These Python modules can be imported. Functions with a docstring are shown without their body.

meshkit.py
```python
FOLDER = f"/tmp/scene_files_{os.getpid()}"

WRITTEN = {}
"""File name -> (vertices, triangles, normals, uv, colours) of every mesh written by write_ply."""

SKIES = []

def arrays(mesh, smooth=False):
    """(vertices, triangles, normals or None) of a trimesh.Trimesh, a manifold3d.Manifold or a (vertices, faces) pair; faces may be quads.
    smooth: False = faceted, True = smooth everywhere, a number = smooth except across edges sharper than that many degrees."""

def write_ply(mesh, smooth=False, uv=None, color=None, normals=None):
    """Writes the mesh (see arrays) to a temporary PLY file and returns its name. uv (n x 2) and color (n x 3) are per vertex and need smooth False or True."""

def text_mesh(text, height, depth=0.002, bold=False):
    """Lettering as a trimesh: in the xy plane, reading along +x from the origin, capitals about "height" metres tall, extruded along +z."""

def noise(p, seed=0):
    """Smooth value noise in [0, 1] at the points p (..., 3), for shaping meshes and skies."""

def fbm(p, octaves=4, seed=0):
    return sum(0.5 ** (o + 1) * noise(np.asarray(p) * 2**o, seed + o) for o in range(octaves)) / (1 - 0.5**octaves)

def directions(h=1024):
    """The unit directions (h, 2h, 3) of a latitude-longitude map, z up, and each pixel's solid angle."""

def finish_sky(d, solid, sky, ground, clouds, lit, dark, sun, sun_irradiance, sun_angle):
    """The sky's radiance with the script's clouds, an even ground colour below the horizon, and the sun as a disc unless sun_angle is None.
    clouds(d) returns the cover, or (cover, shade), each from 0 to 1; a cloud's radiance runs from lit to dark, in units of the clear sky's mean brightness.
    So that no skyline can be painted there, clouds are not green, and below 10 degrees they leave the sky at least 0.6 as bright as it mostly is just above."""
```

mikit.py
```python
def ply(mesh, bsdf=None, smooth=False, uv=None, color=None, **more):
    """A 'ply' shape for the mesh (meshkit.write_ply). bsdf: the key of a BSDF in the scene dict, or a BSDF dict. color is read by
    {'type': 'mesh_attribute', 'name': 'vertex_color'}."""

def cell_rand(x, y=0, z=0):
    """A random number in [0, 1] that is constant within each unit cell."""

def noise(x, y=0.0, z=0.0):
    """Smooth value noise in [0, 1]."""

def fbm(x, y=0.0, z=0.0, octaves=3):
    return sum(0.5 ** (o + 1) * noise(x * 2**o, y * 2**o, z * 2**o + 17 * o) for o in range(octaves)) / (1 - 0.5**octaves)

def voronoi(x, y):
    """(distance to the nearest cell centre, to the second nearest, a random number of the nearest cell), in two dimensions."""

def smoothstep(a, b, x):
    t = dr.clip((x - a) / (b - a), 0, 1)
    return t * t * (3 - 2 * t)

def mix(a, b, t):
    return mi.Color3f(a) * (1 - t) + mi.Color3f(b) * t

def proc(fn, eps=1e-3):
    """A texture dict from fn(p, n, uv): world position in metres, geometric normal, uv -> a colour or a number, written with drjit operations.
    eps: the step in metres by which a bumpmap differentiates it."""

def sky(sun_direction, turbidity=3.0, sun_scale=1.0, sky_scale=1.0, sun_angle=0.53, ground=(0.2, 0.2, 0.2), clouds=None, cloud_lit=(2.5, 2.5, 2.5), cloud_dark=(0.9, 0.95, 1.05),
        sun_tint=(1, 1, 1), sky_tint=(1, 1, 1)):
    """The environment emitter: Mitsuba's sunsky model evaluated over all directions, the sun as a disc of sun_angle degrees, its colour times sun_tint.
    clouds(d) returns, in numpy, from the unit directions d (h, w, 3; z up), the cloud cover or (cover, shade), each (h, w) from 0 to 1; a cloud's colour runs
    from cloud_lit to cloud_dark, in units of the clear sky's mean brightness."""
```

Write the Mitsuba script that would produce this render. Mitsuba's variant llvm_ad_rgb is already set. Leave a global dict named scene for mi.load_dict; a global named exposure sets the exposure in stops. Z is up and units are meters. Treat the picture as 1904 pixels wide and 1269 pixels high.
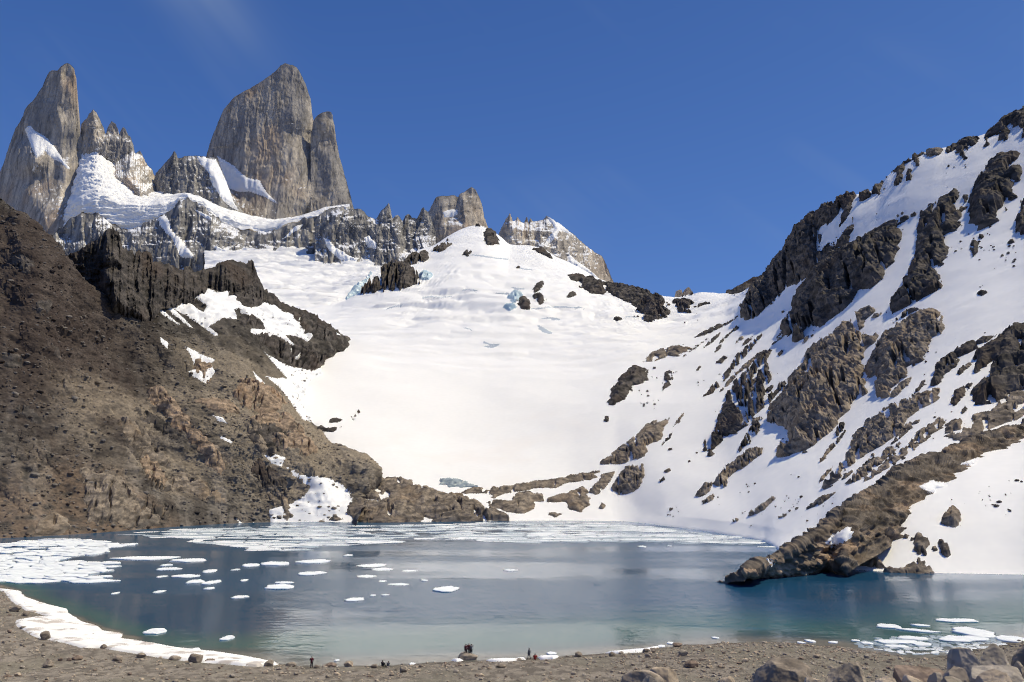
import math, random
import numpy as np, trimesh, mitsuba as mi, drjit as dr
import mikit, meshkit, manifold3d, shapely
from scipy.interpolate import PchipInterpolator, LinearNDInterpolator
from scipy.ndimage import map_coordinates, gaussian_filter, distance_transform_edt
from mikit import proc, noise as tn, fbm as tf, smoothstep as sst, mix

T4 = mi.ScalarTransform4f
rng = np.random.default_rng(7)
random.seed(7)
# ------------------------------------------------------------------ camera, sky, exposure
F, CU, CV = 1483.0, 952.0, 634.5                 # photograph: focal length and centre in pixels
PITCH = math.radians(10.2)
EYE = np.array([0.0, 0.0, 28.0])                 # 28 m above the lake
SUN = np.array([0.51, 0.04, 0.86])
exposure = 1.42


def thin_cloud(d):
    """A few thin wisps of cirrus, drawn out by the wind."""
    az, el = np.degrees(np.arctan2(d[..., 0], d[..., 1])), np.degrees(np.arcsin(d[..., 2]))
    a = (az + 27) * 0.62 + (el - 38) * 0.78
    b = -(az + 27) * 0.78 * -1 + (el - 38) * 0.62
    q = np.stack([a * 0.9, b * 0.16, 0 * a], -1)
    streak = meshkit.fbm(q + 3.1, 5, 4)
    big = meshkit.fbm(np.stack([d[..., 0] * 5, d[..., 1] * 5, d[..., 2] * 7], -1), 3, 9)
    wisp = np.clip((streak - 0.45) * 3.0, 0, 1) * np.clip((big - 0.48) * 5, 0, 1) * 0.07
    plume = np.exp(-(((az + 25) * 0.60 + (el - 33) * 0.80) / 2.3) ** 2) * np.exp(-((el - 37) / 7.5) ** 2) * np.exp(-((az + 26) / 8) ** 2)
    low = 0.13 * np.exp(-np.maximum(el, 0) / 15)
    return np.clip(low + wisp + 0.5 * plume * (0.35 + 1.1 * streak), 0, 0.5)


scene = {
    "type": "scene",
    "camera": {"type": "perspective", "fov": math.degrees(2 * math.atan(CU / F)), "fov_axis": "x", "near_clip": 0.5, "far_clip": 20000.0,
               "to_world": T4().look_at(origin=EYE.tolist(), target=(EYE + [0, math.cos(PITCH), math.sin(PITCH)]).tolist(), up=[0, 0, 1])},
    "sky": mikit.sky(SUN.tolist(), turbidity=3.0, clouds=thin_cloud, cloud_lit=(1.55, 1.95, 2.5), sun_tint=(0.975, 1.03, 0.955), sky_tint=(0.405, 0.605, 0.98), ground=(0.3, 0.3, 0.3)),
}
labels = {}


# ------------------------------------------------------------------ helpers
def ray(u, v):
    dx, dy = (np.asarray(u, float) - CU) / F, (CV - np.asarray(v, float)) / F
    return np.stack(np.broadcast_arrays(dx, math.cos(PITCH) - dy * math.sin(PITCH), math.sin(PITCH) + dy * math.cos(PITCH)), -1)


def at(u, v, y):
    """The point seen at a pixel of the photograph whose distance north of the camera is y metres."""
    r = ray(u, v)
    return EYE + r * (np.asarray(y, float) / r[..., 1])[..., None]


def on_level(u, v, z=0.0):
    r = ray(u, v)
    return EYE + r * ((z - EYE[2]) / r[..., 2])[..., None]


def pts(s, sc=1.0, ox=0.0, oy=0.0):
    """'x,y x,y ...' as an array; sc, ox, oy: scale and corner of the crop it was measured in."""
    a = np.array([[float(c) for c in p.split(",")] for p in s.split()])
    a[:, 0], a[:, 1] = a[:, 0] / sc + ox, a[:, 1] / sc + oy
    return a


A = lambda s: pts(s, 3.967, 0, 80)        # noqa: E731
B = lambda s: pts(s, 3.173, 360, 80)      # noqa: E731
C = lambda s: pts(s, 3.173, 600, 320)     # noqa: E731
D = lambda s: pts(s, 3.173, 0, 380)       # noqa: E731
E = lambda s: pts(s, 3.173, 0, 700)       # noqa: E731
G = lambda s: pts(s, 3.173, 500, 700)     # noqa: E731
H = lambda s: pts(s, 3.152, 1300, 180)    # noqa: E731
J = lambda s: pts(s, 2.368, 1100, 500)    # noqa: E731
K = lambda s: pts(s, 3.376, 1340, 950)    # noqa: E731
L = lambda s: pts(s, 5.287, 340, 340)     # noqa: E731
M = lambda s: pts(s, 6.347, 60, 280)      # noqa: E731
N = lambda s: pts(s, 4.76, 1040, 480)     # noqa: E731
O = lambda s: pts(s, 6.347, 100, 400)     # noqa: E731,E741


def ridged(p, octaves=4, seed=0):
    return sum(0.5 ** (o + 1) * (1 - np.abs(2 * meshkit.noise(np.asarray(p) * 2**o, seed + o) - 1)) for o in range(octaves)) / (1 - 0.5**octaves)


def key_for(name):
    if name not in scene:
        return name
    k = 1
    while f"{name}_{k:03d}" in scene:
        k += 1
    return f"{name}_{k:03d}"


def tag(key, label=None, cat=None, group=None, kind=None):
    labels[key] = {k: v for k, v in (("label", label), ("category", cat), ("group", group), ("kind", kind)) if v}
    return key


def add(name, v, f, bsdf, normals=None, smooth=False):
    key = key_for(name)
    if normals is None:
        scene[key] = mikit.ply((v, f), bsdf, smooth=smooth)
    else:
        scene[key] = {"type": "ply", "filename": meshkit.write_ply((v, f), False, normals=normals), "face_normals": False, "bsdf": {"type": "ref", "id": bsdf}}
    return key


def grid_faces(ns, nt):
    i, j = np.meshgrid(np.arange(ns - 1), np.arange(nt - 1), indexing="ij")
    a = (i * nt + j).ravel()
    return np.vstack([np.stack([a, a + nt, a + nt + 1], 1), np.stack([a, a + nt + 1, a + 1], 1)])


class Sheet:
    """A grid of points (ns, nt, 3) with normals that look towards the valley; rays find (row, column) places on it."""

    def __init__(self, pt, wall=False):
        self.pt = pt
        self.wall = wall
        self.set_normals()
        self.caster = None

    def set_normals(self):
        du, dv = np.gradient(self.pt, axis=0), np.gradient(self.pt, axis=1)
        n = np.cross(du, dv)
        n /= np.linalg.norm(n, axis=-1, keepdims=True) + 1e-12
        if (np.mean(np.sum(n * (EYE - self.pt), -1)) if self.wall else n[..., 2].mean()) < 0:
            n = -n
        self.n = n
        self.soft = np.stack([gaussian_filter(n[..., k], 3) for k in range(3)], -1)
        self.soft /= np.linalg.norm(self.soft, axis=-1, keepdims=True) + 1e-12

    def push(self, amount, along=None):
        self.pt = self.pt + (self.soft if along is None else np.asarray(along, float)) * amount[..., None]
        self.set_normals()

    def emit(self, name, bsdf, part=slice(None), flat=False):
        p, n = self.pt[part], self.n[part]
        f = grid_faces(*p.shape[:2])
        v = p.reshape(-1, 3)
        a = np.cross(v[f[0, 1]] - v[f[0, 0]], v[f[0, 2]] - v[f[0, 0]])
        if np.dot(a, n.reshape(-1, 3)[f[0, 0]]) < 0:
            f = f[:, ::-1]
        return add(name, v, f, bsdf, None if flat else n.reshape(-1, 3))

    def hit(self, u, v):
        if self.caster is None:
            ns, nt = self.pt.shape[:2]
            i, j = np.meshgrid(np.arange(ns), np.arange(nt), indexing="ij")
            path = meshkit.write_ply((self.pt.reshape(-1, 3), grid_faces(ns, nt)), False, uv=np.stack([i.ravel() / ns, j.ravel() / nt], 1))
            self.caster = mi.load_dict({"type": "scene", "s": {"type": "ply", "filename": path, "face_normals": True}})
        d = ray(u, v)
        d /= np.linalg.norm(d, axis=-1, keepdims=True)
        si = self.caster.ray_intersect(mi.Ray3f(mi.Point3f([float(c) for c in EYE]), mi.Vector3f(np.ascontiguousarray(d.T, dtype=np.float32))))
        ok = np.array(si.is_valid())
        uv = np.array(si.uv).T * np.array(self.pt.shape[:2])
        return ok, uv

    def sample(self, ij, field=None):
        a = self.pt if field is None else field
        return np.stack([map_coordinates(a[..., k], np.moveaxis(ij, -1, 0), order=1, mode="nearest") for k in range(a.shape[-1])], -1)

    def point(self, u, v):
        ok, ij = self.hit(np.atleast_1d(u), np.atleast_1d(v))
        return ok, self.sample(ij)


def loft(cols, ns, nt, tpow=None):
    """cols (nc, nr, 3) of world points, interpolated into a Sheet."""
    cols = np.asarray(cols, float)
    nc, nr = cols.shape[:2]
    a = PchipInterpolator(np.arange(nc), cols, axis=0)(np.linspace(0, nc - 1, ns))
    t = np.linspace(0, 1, nt) if tpow is None else tpow(np.linspace(0, 1, nt))
    return Sheet(PchipInterpolator(np.arange(nr), a, axis=1)(t * (nr - 1)))


def jag(poly, amp, step, seed):
    """A pixel polyline resampled at 'step' with a rough, fractal edge."""
    seg = np.linalg.norm(np.diff(poly, axis=0), axis=1)
    s = np.concatenate([[0], np.cumsum(seg)])
    q = np.linspace(0, s[-1], max(int(s[-1] / step), 8))
    p = np.stack([np.interp(q, s, poly[:, k]) for k in (0, 1)], 1)
    z = 0 * q
    du = (meshkit.fbm(np.stack([q / 6, z, z], 1), 3, seed) - 0.5) * 2 * amp
    dv = (meshkit.fbm(np.stack([q / 5, z + 9, z], 1), 4, seed + 5) - 0.5) * 2 * amp
    e = np.minimum(1, np.minimum(q, s[-1] - q) / 6)
    return p + np.stack([du * e * 0.5, dv * e], 1)


def peak(name, bsdf, sky, base, d, t_base, inner=(), crack=20.0, rough=1.2, step=1.2, nt=110, seed=1, thick=200.0, fine=5.0, back=True, cells=1.0, smooth=1.5, fs=1.0):
    """A rock wall: its crest line (pixels, at distance d or d(u)), its foot, and how far its face stands out (metres) at inner points."""
    d = d if callable(d) else (lambda u, d=d: 0 * u + d)
    top = jag(np.asarray(sky, float), rough, step, seed)
    bu = np.maximum.accumulate(top[:, 0])
    base = np.asarray(base, float)
    bv = np.maximum(np.interp(bu, base[:, 0], base[:, 1]), top[:, 1] + 1.5)
    t = (np.linspace(0, 1, nt) ** 0.9)[None, :, None]
    px = np.stack([bu, bv], 1)[:, None] * (1 - t) + top[:, None] * t
    tb = np.stack([base[:, 0], base[:, 1]], 1)
    cp = np.vstack([top[::4], tb, np.array([[-3e3, 2e3], [5e3, 2e3], [-3e3, -500], [5e3, -500]])] + ([np.array(inner)[:, :2]] if len(inner) else []))
    cv = np.concatenate([np.zeros(len(top[::4])), np.full(len(tb), float(t_base)), [t_base, t_base, 0, 0]] + ([np.array(inner)[:, 2]] if len(inner) else []))
    out = LinearNDInterpolator(cp, cv)(px.reshape(-1, 2)).reshape(px.shape[:2])
    out = gaussian_filter(np.nan_to_num(out, nan=0.0), smooth)
    scale = d(px[..., 0]) / F / fs
    X, Z = px[..., 0] * scale, px[..., 1] * scale
    wob = (meshkit.fbm(np.stack([X / 90, Z / 90, 0 * X], -1), 3, seed + 40) - 0.5) * 40
    vert = ridged(np.stack([(X + wob) / 55, Z / 420, 0 * X + seed], -1), 4, seed + 20) - 0.5
    blocky = ridged(np.stack([X / 60, Z / 45, 0 * X + seed * 3.0], -1), 4, seed + 30) - 0.5
    fade = np.clip((px[..., 1] - top[:, None, 1]) / 14, 0, 1) ** 0.7
    lean = X + wob + 0.10 * Z
    for wc, hc_, k in ((46.0, 260.0, 0.30), (21.0, 120.0, 0.15)):
        cell = np.floor(lean / wc)
        hsh = np.abs(np.sin(cell * 127.1 + np.floor((Z + 97 * np.sin(cell * 12.9)) / hc_) * 311.7 + seed) * 43758.5453) % 1.0
        out = out + fade * crack * k * cells * (gaussian_filter(hsh, 0.6) - 0.5) * 1.6
    out = out + fade * (crack * vert + crack * 0.45 * blocky) + fade * fine * (meshkit.fbm(np.stack([X / 9, Z / 14, 0 * X], -1), 3, seed + 3) - 0.5)
    y = d(px[..., 0]) - out
    p = at(px[..., 0], px[..., 1], y)
    sh = Sheet(p, True)
    if back:
        crest, foot = p[:, -1], p[:, 0]
        b1 = crest + np.stack([0 * bu, 0 * bu + thick * 0.5, -0.35 * (crest[:, 2] - foot[:, 2]) - 5], 1)
        b2 = crest + np.stack([0 * bu, 0 * bu + thick, -(crest[:, 2] - foot[:, 2])], 1)
        full = Sheet(np.concatenate([p, b1[:, None], b2[:, None]], 1), True)
        sh.key = full.emit(name, bsdf)
    else:
        sh.key = sh.emit(name, bsdf)
    return sh


def patch(name, sheet, poly, bsdf, amp=None, rag=0.12, wedge=0.5, pockets=0.25, label=None, cat="rock outcrop", group=None, soft=False, cell=1.25, aniso=(3.0, 0.6), seed=None, up=0.6, holder=None, cap=18000, drop=30, reach=1.6):
    """Rock that breaks through the sheet (or snow that lies on it) within an outline; the rim sinks under the sheet. One mesh."""
    patch.count += 1
    seed = seed or patch.count * 7
    poly = np.asarray(poly, float)
    ring = np.vstack([poly, poly[:1]])
    seg = np.linalg.norm(np.diff(ring, axis=0), axis=1)
    s = np.concatenate([[0], np.cumsum(seg)])
    q = np.arange(0, s[-1], max(2.0, s[-1] / 160))
    p = np.stack([np.interp(q, s, ring[:, k]) for k in (0, 1)], 1)
    ok, ij = sheet.hit(p[:, 0], p[:, 1])
    for dv in range(3, drop, 3):
        if ok.all():
            break
        ok2, ij2 = sheet.hit(p[:, 0], p[:, 1] + dv)
        take = ~ok & ok2
        ij[take], ok = ij2[take], ok | ok2
    ij = ij[ok]
    if len(ij) >= 4:
        dd = np.linalg.norm(sheet.sample(ij) - EYE, axis=-1)
        ij = ij[dd < reach * np.median(dd)]
    if len(ij) < 4:
        return None
    c = ij.mean(0)
    one = np.array([sheet.sample(np.array([c + o])) for o in ([0.5, 0], [-0.5, 0], [0, 0.5], [0, -0.5])])[:, 0]
    ls, lt = np.linalg.norm(one[0] - one[1]) + 1e-6, np.linalg.norm(one[2] - one[3]) + 1e-6
    sz = np.array([ls, lt])
    ab = ij * sz
    g = shapely.Polygon(ab).buffer(0)
    area = g.area
    dist = np.linalg.norm(sheet.sample(c[None])[0] - EYE)
    h = max(cell * dist / 797.0, math.sqrt(area * 1.5 / cap))
    size = math.sqrt(area)
    ragm = rag * size
    lo, hi = ab.min(0) - ragm - 3 * h, ab.max(0) + ragm + 3 * h
    na, nb = (np.ceil((hi - lo) / h).astype(int) + 1)
    a, b = np.meshgrid(lo[0] + np.arange(na) * h, lo[1] + np.arange(nb) * h, indexing="ij")
    inside = shapely.contains_xy(g, a, b)
    if inside.sum() < 2:
        return None
    sd = (distance_transform_edt(inside) - distance_transform_edt(~inside)) * h
    ang = aniso[1]
    a1, b1 = a * math.cos(ang) + b * math.sin(ang), -a * math.sin(ang) + b * math.cos(ang)
    st = np.stack([a1 / aniso[0], b1, 0 * a + seed], -1)
    big = meshkit.fbm(st / (0.22 * size + 2 * h), 4, seed) - 0.5
    sd = sd + 2 * ragm * big * (1.0 if not soft else 0.7)
    if not soft:
        teeth = meshkit.fbm(np.stack([a1 / (0.16 * size + 6 * h), b1 / (0.05 * size + 2.2 * h), 0 * a], -1), 4, seed + 21) - 0.5
        sd = sd + teeth * (0.07 * size + 3 * h) * 1.6
    amp = amp if amp is not None else min(0.16 * size, 30)
    ijg = np.stack([a, b], -1) / sz
    base = sheet.sample(ijg)
    nrm = sheet.sample(ijg, sheet.soft)
    if soft:
        hgt = amp * np.clip(sd / (3 * h), -1, 1) ** 1 * (0.8 + 0.5 * (meshkit.fbm(st / (0.3 * size), 3, seed + 2)))
    else:
        w = 0.22 * size
        wa = 0.05 * size * (meshkit.fbm(np.stack([a, b, 0 * a + seed], -1) / (0.3 * size), 3, seed + 11) - 0.5)
        rib = ridged(np.stack([(a + 2 * wa) / (0.13 * size + 3 * h), (b + wa) / (0.34 * size + 6 * h), 0 * a + seed], -1), 5, seed + 1)
        fine = ridged(np.stack([a1 / 1.6, b1, 0 * a], -1) / (4.2 * h), 3, seed + 3) - 0.5
        tb = (b - ab[:, 1].min()) / max(np.ptp(ab[:, 1]), 1e-6)
        hgt = amp * (1 - np.exp(-np.maximum(sd, 0) / w)) * (0.30 + 0.9 * rib) * (1 - wedge * np.clip(tb, 0, 1))
        blk = ridged(np.stack([a1 + wa, b1 * 1.5, 0 * a], -1) / max(0.07 * size, 6 * h), 4, seed + 6) - 0.5
        edge = np.clip(sd / (4 * h), 0, 1)
        hgt = hgt + edge * (blk * max(0.045 * size, 2.5 * h) + fine * (0.10 * amp + 1.1 * h))
        gully = meshkit.fbm(np.stack([(a + wa) / (0.035 * size + 2.6 * h), b / (0.16 * size + 9 * h), 0 * a + 5], -1), 4, seed + 8)
        hgt = hgt - np.clip(gully - (0.66 - 0.30 * pockets), 0, 1) * 9 * amp
        hgt = np.where(sd > 0, hgt + 0.5 * h, np.maximum(sd, -3 * h) * 1.2 - 0.2 * h)
    updir = nrm * (1 - up) + np.array([0, 0, 1.0]) * up
    v = base + updir * hgt[..., None]
    keep = sd > -2.6 * h
    cellk = keep[:-1, :-1] & keep[1:, :-1] & keep[:-1, 1:] & keep[1:, 1:]
    cellk &= (hgt[:-1, :-1] > -2.5 * h) | (hgt[1:, 1:] > -2.5 * h)
    k = np.flatnonzero(np.concatenate([cellk.ravel(), cellk.ravel()]) if False else np.zeros(1))
    ii, jj = np.nonzero(cellk)
    if len(ii) == 0:
        return None
    i0 = ii * nb + jj
    f = np.vstack([np.stack([i0, i0 + nb, i0 + nb + 1], 1), np.stack([i0, i0 + nb + 1, i0 + 1], 1)])
    v = v.reshape(-1, 3)
    x = np.cross(v[f[:, 1]] - v[f[:, 0]], v[f[:, 2]] - v[f[:, 0]]).sum(0)
    if np.dot(x, nrm.reshape(-1, 3).mean(0)) < 0:
        f = f[:, ::-1]
    used, inv = np.unique(f, return_inverse=True)
    key = add(name if holder is None else f"{holder}__{name}", v[used], inv.reshape(f.shape), bsdf, smooth=True if soft else False)
    if holder is None:
        tag(key, label, cat, group)
    return key


patch.count = 0

# ------------------------------------------------------------------ materials


def bsdf(name, color, rough=0.8, spec=0.2, bump=None, scale=1.0, **more):
    m = {"type": "principled", "base_color": color if isinstance(color, dict) else {"type": "rgb", "value": list(color)}, "roughness": rough, "specular": spec, **more}
    if bump is not None:
        m = {"type": "bumpmap", "bump": bump, "scale": scale, "bsdf": m}
    scene[name] = {"type": "twosided", "bsdf": m}


def snow_color(p, n, uv):
    dirt = sst(0.5, 0.75, tf(p.x / 60, p.y / 60, p.z / 60, 4)) * sst(300, 0, dr.abs(p.y - 760)) * sst(260, 40, dr.abs(p.x + 30))
    fine = tf(p.x / 3, p.y / 3, p.z / 3, 3)
    c = mix((0.82, 0.822, 0.825), (0.87, 0.87, 0.868), fine)
    return mix(c, (0.80, 0.755, 0.72), 0.3 * dirt)


def snow_bump(p, n, uv):
    return 0.35 * tf(p.x / 4.0, p.y / 6.0, p.z / 4.0, 4) + 1.0 * tf(p.x / 18.0, p.y / 30.0, p.z / 9.0, 2)


bsdf("snow", proc(snow_color), 0.6, 0.25, proc(snow_bump, 0.4), 0.4)
bsdf("old_snow", proc(lambda p, n, uv: mix(mix((0.86, 0.86, 0.855), (0.74, 0.73, 0.715), tf(p.x / 1.5, p.y / 1.5, 0, 4)), (0.42, 0.375, 0.33), 0.8 * sst(0.60, 0.72, tf(p.x / 2.6, p.y / 2.6, 3, 4)))), 0.6, 0.25, proc(lambda p, n, uv: tf(p.x / 0.9, p.y / 0.9, 0, 3), 0.1), 0.12)
bsdf("clean_snow", (0.84, 0.85, 0.87), 0.55, 0.25)


def ice_color(p, n, uv):
    f = tf(p.x / 1.5, p.y / 1.5, p.z, 3)
    return mix((0.70, 0.76, 0.80), (0.84, 0.86, 0.88), f)


bsdf("floe_ice", proc(ice_color), 0.45, 0.4)
bsdf("thin_ice", proc(lambda p, n, uv: mix((0.33, 0.40, 0.46), (0.80, 0.83, 0.85), sst(0.42, 0.60, tf(p.x / 22, p.y / 4.5, 0, 4)))), 0.4, 0.4)
bsdf("blue_ice", proc(lambda p, n, uv: mix((0.28, 0.42, 0.50), (0.62, 0.72, 0.78), tf(p.x / 10, p.y / 10, p.z / 22, 4))), 0.4, 0.4)


def granite_color(p, n, uv):
    w = tf(p.x / 160, p.y / 160, p.z / 160, 3) * 30
    streak = tf((p.x + w) / 16, p.y / 30, p.z / 260, 4)
    big = tf(p.x / 130, p.y / 200, p.z / 300, 3)
    c = mix((0.27, 0.245, 0.22), (0.50, 0.445, 0.375), sst(0.3, 0.7, streak))
    c = mix(c, (0.42, 0.31, 0.22), 0.65 * sst(0.5, 0.72, big))
    c = mix(c, (0.20, 0.20, 0.21), 0.6 * sst(0.52, 0.3, big))
    spot = tf(p.x / 7, p.y / 7, p.z / 12, 3)
    cut = sst(0.035, 0.0, dr.abs(tf((p.x + w) / 34, p.y / 60, p.z / 420, 3) - 0.5)) + 0.7 * sst(0.03, 0.0, dr.abs(tf((p.x + p.z * 0.25) / 60, p.y / 90, p.z / 130, 3) - 0.5))
    c = c * (0.75 + 0.5 * spot) * (1 - 0.32 * dr.minimum(cut, 1))
    sn = sst(0.60, 0.72, dr.abs(n.z) + 0.35 * (tf(p.x / 14, p.y / 14, p.z / 14, 3) - 0.5))
    return mix(c, (0.83, 0.84, 0.86), sn)


bsdf("granite", proc(granite_color), 0.85, 0.2)


def cliff_color(p, n, uv):
    streak = tf(p.x / 14, p.y / 25, p.z / 160, 4)
    c = mix((0.12, 0.12, 0.125), (0.31, 0.295, 0.275), sst(0.3, 0.72, streak))
    c = c * (0.7 + 0.6 * tf(p.x / 6, p.y / 6, p.z / 9, 3))
    sn = sst(0.66, 0.78, dr.abs(n.z) + 0.6 * (tf(p.x / 60, p.y / 60, p.z / 40, 4) - 0.5))
    return mix(c, (0.80, 0.81, 0.84), sn)


bsdf("cliff_rock", proc(cliff_color), 0.85, 0.2)


def dark_color(p, n, uv):
    f = tf(p.x / 9, p.y / 9, p.z / 5, 4)
    g = tf(p.x / 40 + 7, p.y / 40, p.z / 40, 3)
    c = mix((0.032, 0.029, 0.027), (0.125, 0.109, 0.098), sst(0.28, 0.75, f))
    c = mix(c, (0.09, 0.062, 0.047), 0.5 * sst(0.5, 0.75, g))
    return c * (0.7 + 0.6 * tf(p.x / 2, p.y / 2, p.z / 1.3, 3))


bsdf("dark_rock", proc(dark_color), 0.85, 0.25)


def brown_color(p, n, uv):
    f = tf(p.x / 5, p.y / 5, p.z / 2.5, 4)
    g = tf(p.x / 22 + 7, p.y / 22, p.z / 22, 3)
    c = mix((0.095, 0.080, 0.067), (0.30, 0.25, 0.20), sst(0.25, 0.75, f))
    c = mix(c, (0.26, 0.19, 0.125), 0.5 * sst(0.5, 0.75, g))
    return c * (0.65 + 0.7 * tf(p.x / 1.1, p.y / 1.1, p.z / 0.7, 3))


bsdf("brown_rock", proc(brown_color), 0.85, 0.25)
bsdf("tan_rock", proc(lambda p, n, uv: brown_color(p, n, uv) * mi.Color3f(1.35, 1.22, 1.1)), 0.85, 0.25)


def zone(p, c, r):
    d = dr.sqrt(dr.square(p.x - c[0]) + dr.square(p.y - c[1]) + dr.square(p.z - c[2]))
    return sst(r, r * 0.35, d + r * 0.5 * (tf(p.x / 25, p.y / 25, p.z / 25, 3) - 0.5))


Z_RED = at(60, 600, 580)
Z_RED2 = at(20, 520, 620)
Z_ORANGE = at(250, 920, 492)
Z_ORANGE2 = at(110, 960, 452)
Z_TAN = at(290, 760, 585)
Z_TAN2 = at(545, 815, 735)


def hill_color(p, n, uv):
    w = tf(p.x / 30, p.y / 30, p.z / 30, 3)
    f = tf(p.x / 7 + 4 * w, p.y / 7, p.z / 5, 4)
    c = mix((0.062, 0.056, 0.051), (0.165, 0.15, 0.134), sst(0.25, 0.75, f))
    ac = 0.8 * p.x + 0.55 * p.y
    v = tf((ac + 8 * w) / 9, (p.z - 0.3 * p.y) / 38, 0, 4)
    c = mix(c, (0.055, 0.048, 0.044), 0.7 * sst(0.52, 0.68, v))
    c = mix(c, (0.225, 0.20, 0.178), 0.6 * sst(0.46, 0.34, v))
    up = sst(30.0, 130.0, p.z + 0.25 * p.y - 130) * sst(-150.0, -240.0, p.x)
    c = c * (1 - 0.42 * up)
    c = mix(c, (0.058, 0.043, 0.038), 0.7 * dr.maximum(zone(p, Z_RED, 170), zone(p, Z_RED2, 150)))
    c = mix(c, (0.19, 0.135, 0.095), 0.6 * dr.maximum(zone(p, Z_ORANGE, 85), zone(p, Z_ORANGE2, 70)) * sst(0.3, 0.6, f))
    c = mix(c, (0.25, 0.215, 0.17), 0.75 * zone(p, Z_TAN2, 170) * sst(0.15, 0.4, w + 0.4 * (f - 0.5)))
    c = mix(c, (0.25, 0.21, 0.165), 0.75 * dr.maximum(zone(p, Z_TAN, 85), zone(p, Z_TAN2, 150)) * sst(0.25, 0.55, w + 0.4 * (f - 0.5)))
    return c * (0.5 + 0.95 * tf(p.x / 1.6, p.y / 1.6, p.z / 1.1, 3))


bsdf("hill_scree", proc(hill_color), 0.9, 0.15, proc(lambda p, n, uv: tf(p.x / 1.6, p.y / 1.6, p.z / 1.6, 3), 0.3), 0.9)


bsdf("scree_grey", proc(lambda p, n, uv: mix((0.11, 0.10, 0.095), (0.25, 0.225, 0.20), tf(p.x / 3, p.y / 3, p.z / 3, 3))), 0.9, 0.2)


def gravel_color(p, n, uv):
    g = tf(p.x / 12, p.y / 12, 0, 3)
    f = tf(p.x / 0.9, p.y / 1.4, 0, 3)
    c = mix((0.125, 0.110, 0.094), (0.222, 0.196, 0.168), sst(0.3, 0.7, f))
    c = mix(c, (0.165, 0.152, 0.122), 0.6 * sst(0.4, 0.65, g))
    wet = sst(0.35, 0.0, p.z)
    return c * (1 - 0.45 * wet) * (0.7 + 0.6 * tf(p.x / 0.2, p.y / 0.3, p.z, 2))


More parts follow.
